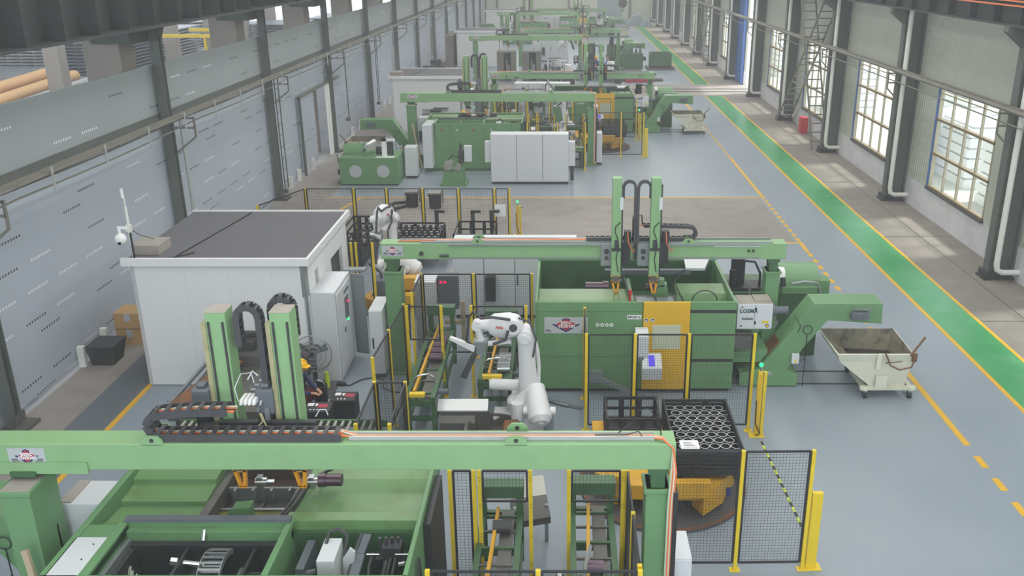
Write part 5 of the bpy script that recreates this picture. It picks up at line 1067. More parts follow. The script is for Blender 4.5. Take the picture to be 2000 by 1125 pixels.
for r_ in range(9):
    for k in range(6):
        x = 1.98 + k * .178 + (.08 if r_ % 2 else 0); y = 13.42 + r_ * .2
        if first is None:
            m = MB(); m.ring((x, y, .96), .086, .01, .17, 20); m.ring((x, y, 1.13), .089, .013, .008, 20, mi=1); first = tagit(obj('steel_ring', m, [DKM, PIPE], smooth=False, loc=(x, y, .96)), 'bright ring in crate, {c} cell, nearest row, first from left', 'ring', 'rings standing in the aisle crate'); fx, fy = x, y
            RL = ['nearest', 'second', 'third', 'fourth', 'fifth', 'sixth', 'seventh', 'eighth', 'ninth']; CL = ['first', 'second', 'third', 'fourth', 'fifth', 'sixth']
        else:
            o = dup(first, (x - fx, y - fy, 0), 'bright ring in crate, {c} cell, %s row, %s from left' % (RL[r_], CL[k])); o['group'] = 'rings standing in the aisle crate'; CELL.append(o)
crate('empty open black crate left of the ring crate on the turntable, {c} cell', .76, 1.76, 14.4, 15.3, .7, 1.22, group=None, ribs=2)
# ===== fences of the cell
fence('black mesh fence with yellow posts by the aisle corner, {c} cell', [(1.5, 11.78), (2.67, 11.78), (3.72, 11.8)])
fence('mesh fence in front of the yellow-door machine, {c} cell', [(.45, 17.6), (.45, 16.2), (1.4, 16.2), (2.45, 16.2), (3.72, 16.2)])
fence('short mesh fence running back beside the gantry post, {c} cell', [(-3.48, 15.1), (-3.42, 16.4), (-3.36, 17.8)])
fence('low corner mesh fence by the green beacon, {c} cell', [(-3.25, 12.6), (-3.25, 14.1), (-2.72, 14.1), (-2.72, 12.6)])
fence('tall narrow mesh fence beside the left machine end, {c} cell', [(-1.62, 11.25), (-1.28, 11.25)])
fence('near mesh fence at the front edge of the conveyors, {c} cell', [(-1.62, 9.0), (-.3, 9.0), (.92, 9.0)])
fence('mesh fence beside the conveyor next to turntable, {c} cell', [(.92, 9.1), (.92, 10.2), (.92, 11.25)])
def gate(label, x0, x1, y, z0, z1=2.1):
    t = T('conveyor_gate', label, 'fence', ((x0 + x1) / 2, y, 0))
    for x in (x0, x1):
        m = MB(); m.box(x - .028, x + .028, y - .028, y + .028, 0, z1 + .02); m.box(x - .07, x + .07, y - .06, y + .06, 0, .012); obj('post', m, YEL, t)
        m = MB()
        for z in (.5, 1.0, 1.5, 1.95):
            for dx in (-.012, .012):
                for dz in (0, .05): m.box(x + dx - .004, x + dx + .004, y - .032, y - .028, z + dz, z + dz + .012)
        obj('slot_holes', m, BLK, t)
    m = MB(); a, b = x0 + .05, x1 - .05
    for z in (z0, z1): m.box(a, b, y - .014, y + .014, z - .014, z + .014)
    for x in (a, b): m.box(x - .014, x + .014, y - .014, y + .014, z0, z1)
    p_ = obj('panel_frame', m, BLK, t); m = MB(); n = int((b - a) / .05)
    for k in range(1, n): x = a + (b - a) * k / n; m.box(x - .0016, x + .0016, y - .002, y + .002, z0, z1)
    n = int((z1 - z0) / .05)
    for k in range(1, n): z = z0 + (z1 - z0) * k / n; m.box(a, b, y - .002, y + .002, z - .0016, z + .0016)
    obj('wire_mesh', m, BLK, p_)
gate('half-height mesh gate over the infeed conveyor, {c} cell', -1.2, -.47, 11.25, 1.6)
gate('half-height mesh gate over the covered conveyor, {c} cell', .08, .86, 11.25, 1.6)
gate('half-height mesh gate over the left conveyor, {c} cell', -3.28, -2.56, 17.7, 1.35)
gate('half-height mesh gate behind the robot, {c} cell', -1.93, -.78, 17.7, 1.5)
fence('rear mesh fence behind the conveyors, {c} cell', [(-3.3, 18.5), (-3.28, 19.75), (-2.07, 19.75), (-.72, 19.75)])
# light curtains
def curtain(label, x, y, h, two=True, beacon=True, w=.09):
    t = T('light_curtain_stand', label, 'stand', (x, y, 0))
    m = MB(); m.box(x - w / 2, x + w / 2, y - .04, y + .04, .02, h)
    if two: m.box(x + w / 2 + .02, x + w * 1.4, y - .04, y + .04, .02, h - .02)
    m.box(x - .14, x + .16, y - .1, y + .1, 0, .02); obj('stand_post', m, YEL, t, .004)
    m = MB(); m.box(x - w / 2 + .02, x + w / 2 - .02, y - .045, y - .04, .1, h - .06); obj('sensor_strip', m, DYEL if two else YEL, t)
    m = MB(); m.tube([(x - .02, y + .06, .02), (x - .04, y + .08, .1), (x - .04, y + .06, .3), (x - .05, y + .05, .8)], .012, 5) if not two else m.tube([(x - .02, y - .06, .02), (x + .06, y - .08, .1), (x - .04, y - .06, .3), (x - .05, y - .05, .8)], .012, 5); obj('cable', m, BLK, t)
    if beacon:
        m = MB(); m.cyl((x, y, h), (x, y, h + .09), .025, 10); m.box(x + .06, x + .2, y - .03, y + .03, h - .08, h - .03); b_ = obj('beacon_base', m, GST, t)
        m = MB(); m.sphere((x, y, h + .13), .042, 12); obj('beacon_lens', m, LGRN, b_, smooth=True, label='lit green beacon lens')
    return t
curtain('yellow light barrier stand with green beacon by the ring crate, {c} cell', 3.84, 16.0, 1.42)
curtain('flat yellow barrier stand at the aisle end of the fence, {c} cell', 3.86, 11.85, 1.36, two=False, beacon=False, w=.16)
t = T('signal_beacon', 'green beacon on a bracket at the left corner fence, {c} cell', 'beacon', (-3.42, 13.9, 0))
m = MB(); m.cyl((-3.42, 13.9, 0), (-3.42, 13.9, 1.05), .025, 8); obj('beacon_pole', m, GST, t); m = MB(); m.sphere((-3.42, 13.9, 1.1), .045, 12); obj('beacon_lens', m, LGRN, t, smooth=True)
# hazard stripe on the floor
m = MB(); a = G(1487, 862); b = G(1582, 1062); n = 22
for k in range(n): m.bar(a.lerp(b, k / n) + Vector((0, 0, .003)), a.lerp(b, (k + 1) / n) + Vector((0, 0, .003)), .045, .003, mi=k % 2)
tagit(obj('hazard_tape', m, [TAPE, LIME], loc=(a.x, a.y, 0)), 'black and lime hazard tape on the floor by aisle fence, {c} cell', 'tape')
# electrical cabinets
def cabinet(label, x0, x1, y0, y1, h, doors, face=-1, dusty=True, base=True, cat='cabinet', handle=True):
    t = T('electrical_cabinet', label, cat, ((x0 + x1) / 2, y0, 0))
    m = MB(); m.box(x0, x1, y0 + .02, y1, .1, h); obj('cabinet_body', m, CAB, t, .012)
    m = MB(); m.box(x0 + .03, x1 - .03, y0 + .04, y1 - .02, 0, .1); obj('plinth', m, DKM, t)
    n = doors; w = (x1 - x0) / n
    for k in range(n):
        m = MB(); m.box(x0 + k * w + .008, x0 + (k + 1) * w - .008, y0, y0 + .02, .12, h - .02); d_ = obj('door', m, CAB, t, .005)
        if k and n > 1: m = MB(); xs_ = x0 + k * w; m.box(xs_ - .008, xs_ + .008, y0 - .004, y0 + .02, .12, h - .02); obj('door_gap', m, SGM, t)
        if handle: m = MB(); m.box(x0 + k * w + .05, x0 + k * w + .08, y0 - .02, y0, h * .45, h * .6); obj('handle', m, BLK, d_)
    return t
cb = cabinet('row of pale grey electrical cabinets behind the rear fence, {c} cell', -2.85, .35, 22.2, 22.9, 2.1, 4)
m = MB(); m.box(-2.4, -2.27, 22.19, 22.2, 1.75, 1.87); obj('meter_window', m, BLK, cb)
m = MB(); m.box(-2.0, -1.75, 21.9, 22.2, .6, 1.25); obj('black_module', m, BLK, cb)
cabinet('slim grey control box beside the left gantry post, {c} cell', -4.3, -4.0, 18.6, 19.5, 1.65, 1)
cabinet('white cabinet by the aisle-side gantry post of left machine, {c} cell', 1.46, 1.72, 10.1, 10.75, 1.45, 1, handle=False)
m = MB(); 
t = T('robot_controller', 'grey robot controller with red lights behind the rear fence, {c} cell', 'cabinet', (-3.3, 20.6, 0))
m = MB(); m.box(-3.55, -3.05, 20.3, 20.9, .0, 1.7); obj('cabinet_body', m, CAB, t, .01); m = MB(); m.box(-3.03, -2.55, 20.6, 20.9, .9, 1.75); obj('side_panel', m, SGM, t); m = MB(); m.cyl((-2.95, 20.58, 1.6), (-2.95, 20.6, 1.6), .03, 8); m.cyl((-2.85, 20.58, 1.6), (-2.85, 20.6, 1.6), .03, 8); obj('red_lamp', m, LRD, t)
m = MB(); m.box(-2.5, -2.4, 20.6, 20.7, .0, 1.1); m.box(-2.9, -2.4, 20.6, 20.7, .5, .6); tagit(obj('wooden_crate', m, WOOD, loc=(-2.5, 20.8, .2)), 'narrow wooden crate frame behind the rear fence, {c} cell', 'crate')
# orange fixture behind the gantry post
t = T('orange_fixture', 'low orange steel fixture behind the left gantry post, {c} cell', 'fixture', (-4.0, 23.5, 0))
m = MB(); m.box(-4.6, -3.0, 23.0, 23.3, .5, .85); m.box(-4.6, -3.1, 23.2, 23.9, .3, .5); m.box(-4.7, -3.2, 22.6, 22.9, .25, .5); obj('fixture_beam', m, ORG, t, .01); m = MB(); m.cyl((-4.9, 23.2, 0), (-4.9, 23.2, .3), .5, 20); obj('round_base', m, ORG, t)
m = MB()
for k in range(5): m.bar((-3.3 + k * .12, 22.5, .75 + .02 * k), (-2.95 + k * .12, 24.2, .8), .09, .03)
obj('plank', m, WOOD, t)
# ===== panel house with electrical cabinet
t = T('panel_house', 'white sandwich-panel cabin with dark flat roof, {c} cell', 'building', (-7.3, 20, 0))
HX0, HX1, HY0, HY1 = -9.2, -5.5, 18.25, 22.1
w = MB(); w.box(HX0, HX1, HY0, HY0 + .08, .02, 2.85); w.box(HX0, HX0 + .08, HY0, HY1, .02, 2.85); w.box(HX0, HX1, HY1 - .08, HY1, .02, 2.85)
holed(w, 'x', HX1 - .08, HX1, HY0, HY1, .02, 2.85, [(18.95, 19.25, 2.1, 2.45), (20.4, 21.5, .05, 2.25)]); obj('wall_panels', w, WPN, t)
m = MB(); m.box(HX0 - .1, HX1 + .1, HY0 - .05, HY1 + .05, 2.85, 2.93); obj('roof_deck', m, ROOFM, t)
m = MB(); m.box(HX0 - .14, HX1 + .12, HY0 - .1, HY0 - .02, 2.83, 3.0); m.box(HX1 + .06, HX1 + .12, HY0 - .02, HY1 + .02, 2.83, 3.0); m.box(HX0 - .14, HX1 + .12, HY1 + .02, HY1 + .08, 2.83, 2.97); obj('roof_edge', m, WPN, t, .005)
m = MB(); m.box(HX1 - .1, HX1 + .006, HY0 - .006, HY0 + .2, 2.1, 2.83); m.box(HX1 - .05, HX1 + .006, HY0 - .006, HY0 + .05, .1, 2.1); obj('corner_trim', m, GST, t, label='galvanised corner angle')
m = MB()
for k in (1, 2, 3): x = HX0 + (HX1 - HX0) * k / 4 + .2; m.box(x, x + .008, HY0 - .003, HY0, .05, 2.8)
obj('panel_joint', m, CAB, t)
m = MB(); m.box(HX1 - .0, HX1 + .012, 18.92, 18.95, 2.07, 2.48); m.box(HX1, HX1 + .012, 19.25, 19.28, 2.07, 2.48); m.box(HX1, HX1 + .012, 18.92, 19.28, 2.04, 2.07); obj('vent_frame', m, LETW, t)
m = MB(); m.bar((HX0 + .9, HY0 + .2, 2.945), (HX0 + 1.4, HY1 - .1, 2.945), .02, .02); m.tube([(HX0 + .3, HY0 + .1, 2.95), (HX0 + .9, HY0 + .15, 2.95), (HX0 + 1.2, HY0 + .5, 2.95)], .015, 5); obj('roof_cable', m, BLK, t)
m = MB(); m.box(HX0 - .1, HX0 + .5, HY0 + .35, HY0 + 1.0, 2.93, 3.15); tagit(obj('roof_duct', m, CABD, bev=.01, loc=(HX0 + .2, HY0 + .6, 2.93)), 'low grey metal box on the cabin roof corner, {c} cell', 'box')
t = T('wall_cabinet', 'tall pale cabinet with red and green lamps against the cabin, {c} cell', 'cabinet', (-5.2, 19.1, 0))
m = MB(); m.prism([(-5.5, 18.42), (-4.96, 18.42), (-4.96, 19.85), (-5.5, 19.85)], 'z', .02, 2.14); obj('cabinet_body', m, CAB, t, .015)
m = MB(); m.box(-4.955, -4.93, 18.5, 19.75, .1, 2.05); d_ = obj('door', m, CAB, t, .005)
m = MB(); m.box(-4.93, -4.915, 19.1, 19.4, 1.25, 1.75); m.box(-4.93, -4.91, 18.95, 19.0, 1.0, 1.1); m.box(-4.93, -4.92, 19.1, 19.5, 1.85, 1.92); obj('button_panel', m, SGM, d_)
m = MB(); m.sphere((-4.9, 19.3, 1.62), .028, 8); obj('red_lamp', m, LRD, d_); m = MB(); m.sphere((-4.9, 19.2, 1.22), .028, 8); obj('green_lamp', m, LGRN, d_)
m = MB(); m.bar((-4.92, 19.85, 1.1), (-4.62, 19.75, 1.1), .05, 2.0); m.box(-5.1, -4.6, 19.9, 20.1, 2.1, 2.16); obj('open_door_leaf', m, GST, t)
# ===== input table and rollers behind the gantry
t = T('loading_table', 'grimy steel loading table behind the left lift columns, {c} cell', 'table', (-6.5, 16, 0))
m = MB(); m.box(-7.5, -5.4, 15.3, 17.6, .7, .8); m.box(-7.55, -5.4, 17.5, 18.1, .6, 1.05); m.box(-6.3, -5.5, 15.2, 17.2, .8, .95); obj('table_bed', m, GRIME, t)
for x in (-7.4, -5.6):
    for y in (15.4, 17.4): m = MB(); m.box(x, x + .1, y, y + .1, 0, .7); obj('leg', m, DKM, t)
m = MB(); m.bar((-7.52, 15.3, .95), (-7.5, 17.6, .95), .06, .06); m.bar((-5.6, 15.2, 1.1), (-5.55, 17.6, 1.1), .08, .14); m.box(-7.6, -7.0, 15.6, 15.64, .95, .98); obj('side_rail', m, GST, t)
m = MB()
for k in range(9): m.cyl((-6.15 + .02 * k, 15.6 + k * .2, 1.02), (-6.0 + .02 * k, 15.6 + k * .2, 1.02), .035, 8)
obj('roller_stud', m, STL, t)
m = MB(); m.bar((-7.3, 15.4, 1.0), (-6.9, 17.4, .98), .35, .05); obj('rust_tray', m, RUST, t)
m = MB(); m.box(-7.1, -6.6, 17.75, 18.15, 1.05, 1.25); m.box(-7.0, -6.2, 18.05, 18.2, 1.3, 1.34); m.box(-7.6, -6.9, 18.1, 18.2, 1.2, 1.23); obj('table_motor', m, DKM, t)
t = T('roller_conveyor', 'low roller conveyor running right behind the near gantry, {c} cell', 'conveyor', (-5, 15, 0))
m = MB(); m.box(-7.2, -3.3, 14.75, 14.8, .66, .8); m.box(-7.2, -3.3, 15.15, 15.2, .66, .8); m.box(-7.2, -3.4, 14.68, 14.72, .4, .66); obj('side_rail', m, GRND, t)
m = MB()
for k in range(28): m.cyl((-7.1 + k * .135, 14.8, .77), (-7.1 + k * .135, 15.15, .77), .032, 8)
obj('roller_bed', m, MIST, t)
for x in (-7, -5.2, -3.5): m = MB(); m.box(x, x + .08, 14.8, 15.15, 0, .66); obj('leg', m, GRND, t)
m = MB(); m.box(-4.75, -3.5, 14.3, 14.66, .62, .66); m.box(-4.7, -4.6, 14.35, 14.6, 0, .62); m.box(-3.65, -3.55, 14.35, 14.6, 0, .62); tagit(obj('white_cover', m, LETW, loc=(-4.1, 14.5, 0)), 'white sheet shelf in front of the roller conveyor, {c} cell', 'shelf')
for i, (x, y, w_, d_, h_, mm, lab) in enumerate(((-4.82, 15.9, .55, .42, .5, BLK, 'black box with crimson label beside the loading table'), (-4.5, 16.75, .5, .42, .5, BLK, 'dark navy box with white and red labels on the floor'))):
    t = T('battery_box', lab + ', {c} cell', 'box', (x, y, 0)); m = MB(); m.box(x - w_ / 2, x + w_ / 2, y - d_ / 2, y + d_ / 2, .02 if i else .25, h_ + (.0 if i else .2)); m.box(x - w_ / 2 + .03, x + w_ / 2 - .03, y - d_ / 2 + .03, y + d_ / 2 - .03, 0, .25); b_ = obj('box_body', m, mm, t, .02)
    zt = h_ + (.0 if i else .2); m = MB(); m.box(x + .02, x + .2, y - .05, y + .1, zt, zt + .004); obj('red_label', m, LRED, b_); m = MB(); m.box(x - .2, x - .08, y + .02, y + .14, zt, zt + .004); m.box(x - .05, x + .0, y + .02, y + .12, zt, zt + .004)
    for k in range(3): m.cyl((x - .1 + k * .07, y - .14, zt), (x - .1 + k * .07, y - .14, zt + .006), .02, 8)
    obj('white_label', m, LETW, b_)
m = MB(); m.box(-5.72, -5.0, 17.6, 18.35, 0, .012); tagit(obj('rubber_mat', m, MATB, loc=(-5.4, 18, 0)), 'grey mat on the floor beneath the pedestal fan, {c} cell', 'mat')
t = T('lime_bottle', 'lime yellow plastic bottle standing on the mat, {c} cell', 'bottle', (-5.22, 18.15, .012)); m = MB(); m.lathe((-5.22, 18.15, .012), [(.06, 0), (.065, .03), (.055, .08), (.06, .2), (.05, .26), (.035, .3)], 14); obj('bottle_body', m, BOTT, t, smooth=True)
m = MB(); m.cyl((-5.22, 18.15, .31), (-5.22, 18.15, .37), .045, 12); obj('cap', m, LIME, t)
t = T('tool_bin', 'black upright tub beside the worker and fan, {c} cell', 'bin', (-5.05, 17.0, 0)); m = MB(); m.lathe((-5.05, 17.0, .0), [(.12, 0), (.15, .62), (.13, .62), (.11, .1)], 18); obj('tub', m, BLK, t, smooth=True); m = MB(); m.tube([(-5.13, 17, .62), (-5.17, 17, .7), (-5.09, 17, .74), (-4.99, 17, .7), (-4.95, 17, .62)], .015, 6); obj('handle', m, STL, t)
def fan():
    x, y = -5.33, 17.75; t = T('pedestal_fan', 'large grey wire-guard pedestal fan beside the cabin, {c} cell', 'fan', (x, y, 0))
    m = MB(); m.lathe((x, y, 0), [(.22, 0), (.22, .03), (.05, .06)], 24); m.cyl((x, y, .05), (x, y, .96), .025, 10); m.cyl((x, y, .05), (x, y, .6), .035, 10); obj('stand', m, CHN, t, smooth=True)
    m = MB(); m.cyl((x, y - .02, 1.04), (x, y + .22, 1.04), .085, 16); m.cyl((x, y - .1, 1.04), (x, y - .02, 1.04), .05, 12); m.box(x - .03, x + .03, y + .0, y + .1, 0.92, 1.02); obj('motor_housing', m, CHN, t, smooth=True)
    m = MB()
    for rr, yy in ((.4, 0), (.41, -.05), (.3, -.1), (.2, -.11), (.1, -.12)): m.tube([(x + rr * math.cos(R(a)), y - .06 + yy, 1.04 + rr * math.sin(R(a))) for a in range(0, 360, 15)], .006 if rr < .4 else .009, 5, closed=True)
    for k in range(36): a = R(k * 10); m.tube([(x + .05 * math.cos(a), y - .17, 1.04 + .05 * math.sin(a)), (x + .3 * math.cos(a), y - .16, 1.04 + .3 * math.sin(a)), (x + .41 * math.cos(a), y - .08, 1.04 + .41 * math.sin(a))], .0028, 3)
    obj('wire_guard', m, GST, t)
    for k in range(3):
        a = R(k * 120 + 30); m = MB(); u = Vector((math.cos(a), 0, math.sin(a))); v_ = Vector((-math.sin(a), 0, math.cos(a))); c0 = Vector((x, y - .1, 1.04)); q = [c0 + u * .05 - v_ * .03, c0 + u * .34 - v_ * .1, c0 + u * .36 + v_ * .06 + Vector((0, .04, 0)), c0 + u * .05 + v_ * .03 + Vector((0, .02, 0))]; m.add(q + [p + Vector((0, .006, 0)) for p in q], [(0, 1, 2, 3), (7, 6, 5, 4), (0, 4, 5, 1), (1, 5, 6, 2), (2, 6, 7, 3), (3, 7, 4, 0)]); obj('fan_blade', m, SGM, t)
fan()
person('worker in yellow hard hat and maroon trousers crouching behind the lift column, {c} cell', (-5.42, 16.5, .25), R(-20), 'squat', CLOB, CLOR)
m = MB(); m.box(-5.75, -5.05, 16.25, 16.75, .0, .25); tagit(obj('wooden_platform', m, GRIME, loc=(-5.4, 16.5, 0)), 'dark low platform the crouching worker stands on, {c} cell', 'platform')
m = MB(); m.tube([(-4.95, 18.3, .02), (-4.75, 18.2, .02), (-4.55, 18.5, .02), (-4.3, 18.62, .02), (-4.05, 18.5, .02), (-3.98, 18.1, .02), (-3.75, 17.9, .02), (-3.5, 17.85, .02)], .014, 6); m.box(-5.05, -4.85, 18.2, 18.32, 0, .05); tagit(obj('floor_cable', m, CABLE, smooth=True, loc=(-4.5, 18.3, 0)), 'black cable snaking across the floor past the cabinet, {c} cell', 'cable')
m = MB(); m.box(-4.2, -3.5, 15.4, 15.44, 0, .3); m.box(-4.15, -3.6, 15.5, 16.0, 0, .2); tagit(obj('drip_tray', m, BLK, loc=(-3.9, 15.7, 0)), 'black drip tray behind the roller conveyor, {c} cell', 'tray')
m = MB(); m.tube([(-.45, 17.5, .06), (.1, 17.2, .04)], .03, 6); m.bar((-.45, 17.5, .08), (.4, 17.1, .03), .08, .05); tagit(obj('kick_rail', m, GST, loc=(0, 17.3, 0)), 'loose galvanised rail on the floor before the green machine, {c} cell', 'rail')
# second robot behind the cabin and its stand
robot('white robot arm standing upright behind the cabin, {c} cell', (-4.75, 23.6, .35), .0, pose=0, yaw=R(80))
t = T('robot_stand', 'grey block stand with cables under the robot behind the cabin, {c} cell', 'stand', (-4.75, 23.2, 0)); m = MB(); m.box(-5.2, -4.3, 23.1, 24.1, .0, .35); m.box(-4.95, -4.4, 22.2, 22.7, .1, 1.05); obj('stand_block', m, SGM, t, .01); m = MB(); m.tube([(-5.1, 22.6, 1.4), (-4.8, 22.5, 1.2), (-4.7, 22.4, .8), (-4.9, 22.3, .3)], .04, 8); obj('stand_hose', m, CHN, t)
fence('mesh fence with three yellow posts beside the cabin corner, {c} cell', [(-5.42, 22.15), (-5.3, 22.15), (-4.88, 22.15)])
CUR[0] = None
# ---------------------------------------------------------------- the same cell again, farther down the hall
NAMES = {1: 'second', 2: 'third', 3: 'farthest'}
def copy_cell(k, keep=None, drop=()):
    for o in CELL:
        n = o.name.split('.')[0]; raw = o['rawlabel']
        if any(d in raw for d in drop): continue
        if keep and not any(d in raw for d in keep): continue
        lab = raw.replace('{c}', NAMES[k]) if '{c}' in raw else raw + ' of the ' + NAMES[k]
        c = dup(o, (0.05 * k, 30.8 * k, 0), lab, skip=('loose_cable',) if k > 1 else ())
copy_cell(1, drop=('bright ring in', 'white industrial robot', 'white paper', 'battery', 'lime', 'crimson', 'navy box', 'black cable snaking', 'purple steel tube', 'shiny tube', 'drip pan', 'pedestal fan', 'upright tub', 'loose galvanised', 'tan bent'))
copy_cell(2, keep=('loading gantry', 'white sandwich', 'chip conveyor', 'filter tank', 'empty open black', 'row of pale'), drop=('slanting up from the left',))
copy_cell(3, keep=('loading gantry', 'white sandwich', 'green machine', 'chip conveyor', 'cream tipping', 'row of pale', 'filter tank'))
for o in list(COL.objects):
    if 'rawlabel' in o: del o['rawlabel']
robot('white robot arm bent forward over the conveyors of the second cell', (.05, 46.6, 0), -.25, pose=1, yaw=R(30))
# behind the machine of the second cell, facing the camera
cb = cabinet('row of three large pale cabinets standing before the second cell', -3.0, .22, 37.15, 37.8, 2.1, 3, handle=False)
m = MB(); m.box(-3.25, -3.0, 37.3, 37.7, .9, 1.75); obj('side_box', m, CAB, cb, .01); m = MB(); m.box(.22, .5, 37.3, 37.7, .75, 1.75); obj('side_box', m, CAB, cb, .01)
m = MB(); m.box(.3, .44, 37.4, 37.6, .1, .7); obj('cable_bundle', m, DKM, cb)
cabinet('slim pale cabinet beside the round-window tank before the second cell', -6.75, -6.25, 38.2, 38.8, 1.35, 1, handle=False)
t = T('coolant_tank', 'green tank with two round grey covers before the second cell', 'tank', (-8.05, 37.5, 0))
m = MB(); m.box(-9.25, -6.85, 36.95, 38.6, .05, 1.15); obj('tank_body', m, GREEN, t, .01)
for x in (-8.6, -7.45):
    m = MB(); m.cyl((x, 36.93, .6), (x, 36.95, .6), .26, 28); m.box(x - .02, x + .18, 36.92, 36.93, .58, .62); obj('round_cover', m, PLATE, t)
m = MB(); m.lathe((-9.2, 38.0, 1.15), [(.42, 0), (.42, .8)], 20, ax='x'); m.v = [(x, y, max(z, 1.1)) for x, y, z in m.v]; m.box(-8.3, -7.2, 37.3, 38.2, 1.15, 1.2); m.bar((-8.3, 37.2, 1.3), (-7.9, 37.9, 1.2), .05, .05); obj('drum_hood', m, GREEN, t)
m = MB(); m.cyl((-8.2, 37.6, 1.5), (-8.0, 38.2, 1.6), .11, 16); obj('paper_roll', m, LETW, t, smooth=True)
m = MB(); m.box(-7.5, -7.3, 37.2, 37.3, 1.15, 1.9); m.box(-7.5, -6.95, 37.2, 37.3, 1.8, 1.9); m.box(-7.75, -7.0, 37.05, 37.3, 1.12, 1.16); obj('white_bracket', m, LETW, t)
m = MB(); m.cyl((-7.25, 37.6, 1.15), (-7.25, 37.6, 1.75), .16, 14); m.cyl((-7.7, 37.6, 1.2), (-7.7, 37.6, 1.5), .12, 12); m.box(-9.4, -9.2, 37.2, 38.4, .4, .6); obj('pump_motor', m, DKM, t)
m = MB(); m.tube([(-8.4, 37.4, 1.2), (-8.3, 37.4, 1.5), (-7.8, 37.6, 1.7), (-7.4, 37.8, 1.6)], .03, 6); m.tube([(-9.3, 37.1, .9), (-9.35, 37.1, 1.3), (-9.0, 37.2, 1.35)], .04, 6); obj('pipework', m, GST, t)
t = T('hydraulic_unit', 'green hydraulic power unit with pale motors before the second cell', 'pump', (-4.5, 37.2, 0))
m = MB(); m.prism([(-5.0, .1), (-4.1, .1), (-4.15, .6), (-4.95, .6)], 'y', 36.85, 37.7); m.box(-5.1, -4.0, 36.8, 37.8, 0, .1); obj('oil_tank', m, GREEN, t)
m = MB(); m.cyl((-4.75, 36.9, .82), (-4.75, 37.4, .82), .19, 16); m.cyl((-4.35, 36.9, .76), (-4.35, 37.3, .76), .13, 14); obj('electric_motor', m, MIST, t, smooth=True)
m = MB(); m.box(-4.35, -4.15, 37.2, 37.5, .9, 1.4); m.tube([(-4.8, 37.2, 1.0), (-4.6, 37.2, 1.2), (-4.3, 37.3, 1.1), (-4.2, 37.3, .8)], .03, 6); m.cyl((-4.25, 37.3, 1.4), (-4.25, 37.3, 1.7), .05, 8); obj('valve_block', m, DKM, t)
m = MB(); m.box(-4.1, -3.8, 37.2, 37.45, .95, 1.6); obj('switch_box', m, CAB, t, .01)
bin_cart('cream tipping bin cart under the left chip conveyor of the second cell', True, 40.9)
m = MB(); m.box(-5.9, -1.9, 38.9, 38.92, 0, .004); m.box(-6.2, -3.2, 35.6, 35.62, 0, .004)
S('trim_4', m, DKM)
# fenced loading bay between the two cells
fence('long mesh fence with yellow posts in front of the bare concrete strip', [(-9.1, 26.2), (-8.25, 28.3), (-6.7, 28.3), (-5.65, 28.3), (-4.5, 28.3), (-3.35, 28.3), (-2.2, 28.3), (-1.72, 28.3)], z1=2.0)
m = MB(); m.box(-2.2, -1.85, 28.24, 28.25, 1.1, 1.5); tagit(obj('notice_sheet', m, LETW, loc=(-2, 28.24, 1.3)), 'pale notice hung on the long fence near its right end', 'notice')
curtain('yellow light barrier stand with green beacon right of the long fence', -1.55, 29.8, 1.05, two=True)
c = crate('open dark crate full of shiny tube ends, beyond the gantry beam', -5.2, -3.75, 26.2, 27.9, .45, 1.0, ribs=2)
first = None; q = 0
for r_ in range(6):
    for k in range(7):
        x, y = -5.02 + k * .19 + .05 * (r_ % 2), 26.35 + r_ * .26
        if first is None:
            m = MB(); m.cyl((x, y, .55), (x, y, .98), .05, 12, mi=0); m.cyl((x, y, .98), (x, y, 1.0), .048, 12, mi=1); first = tagit(obj('turned_tube', m, [DKM, STL], loc=(x, y, .55)), 'shiny-ended tube in dark crate, nearest row, first from left', 'tube', 'tubes in the crate beyond the beam'); fx, fy = x, y
        else:
            dup(first, (x - fx, y - fy, 0), 'shiny-ended tube in dark crate, %s row, %s from left' % (ORD[r_], (['first'] + ORD[1:])[k]), 'tubes in the crate beyond the beam')
crate('empty open dark crate right of the tube crate beyond the beam', -3.35, -2.1, 26.4, 27.9, .45, 1.05, ribs=2)
crate('tall dark pallet cage beside the cabin corner and upright robot', -6.75, -6.1, 26.2, 28.15, .1, 1.15, ribs=4)
for i, (x, lab) in enumerate(((-4.1, 'left'), (-2.95, 'middle'), (-2.35, 'right'))):
    m = MB(); m.box(x, x + .12, 27.95, 28.05, 0, 1.35); m.box(x, x + .32, 27.95, 28.05, 1.3, 1.38); tagit(obj('guide_hook', m, DKM, loc=(x, 28, 0)), '%s dark hooked guide post behind the open crates' % lab, 'post', 'hooked guide posts')
for i, (x, y) in enumerate(((-5.75, 33.6), (-4.85, 33.4))):
    t = T('drive_unit', '%s black motor unit standing on the bare concrete strip' % ('left' if i == 0 else 'right'), 'motor', (x, y, 0))
    m = MB(); m.cyl((x, y, 0), (x, y, .55), .22, 16, .24); m.box(x - .25, x + .25, y - .2, y + .25, .5, .56); obj('motor_body', m, BLK, t)
    m = MB(); m.box(x - .24, x + .24, y - .18, y + .22, .56, .62); m.cyl((x + .3, y, .2), (x + .3, y, .75), .04, 8); obj('top_plate', m, MIST, t)
m = MB(); m.tube([(-6.9, 33.0, .04), (-6.5, 33.9, .04), (-6.0, 34.1, .04), (-5.9, 33.6, .04), (-6.3, 33.1, .04)], .07, 6, closed=True); tagit(obj('dark_belt', m, BLK, loc=(-6.4, 33.4, 0)), 'black belt loop lying left of the motor units', 'belt')
t = T('dome_camera', 'white dome camera hanging from a mast on the cabin corner', 'camera', (-9.1, 18.3, 2.93))
m = MB(); m.cyl((-9.08, 18.25, 2.93), (-9.08, 18.25, 4.1), .03, 10); m.cyl((-9.08, 18.25, 4.1), (-9.08, 18.25, 4.35), .018, 8); m.box(-9.13, -9.03, 18.2, 18.3, 3.58, 3.72); obj('mast', m, PVC, t)
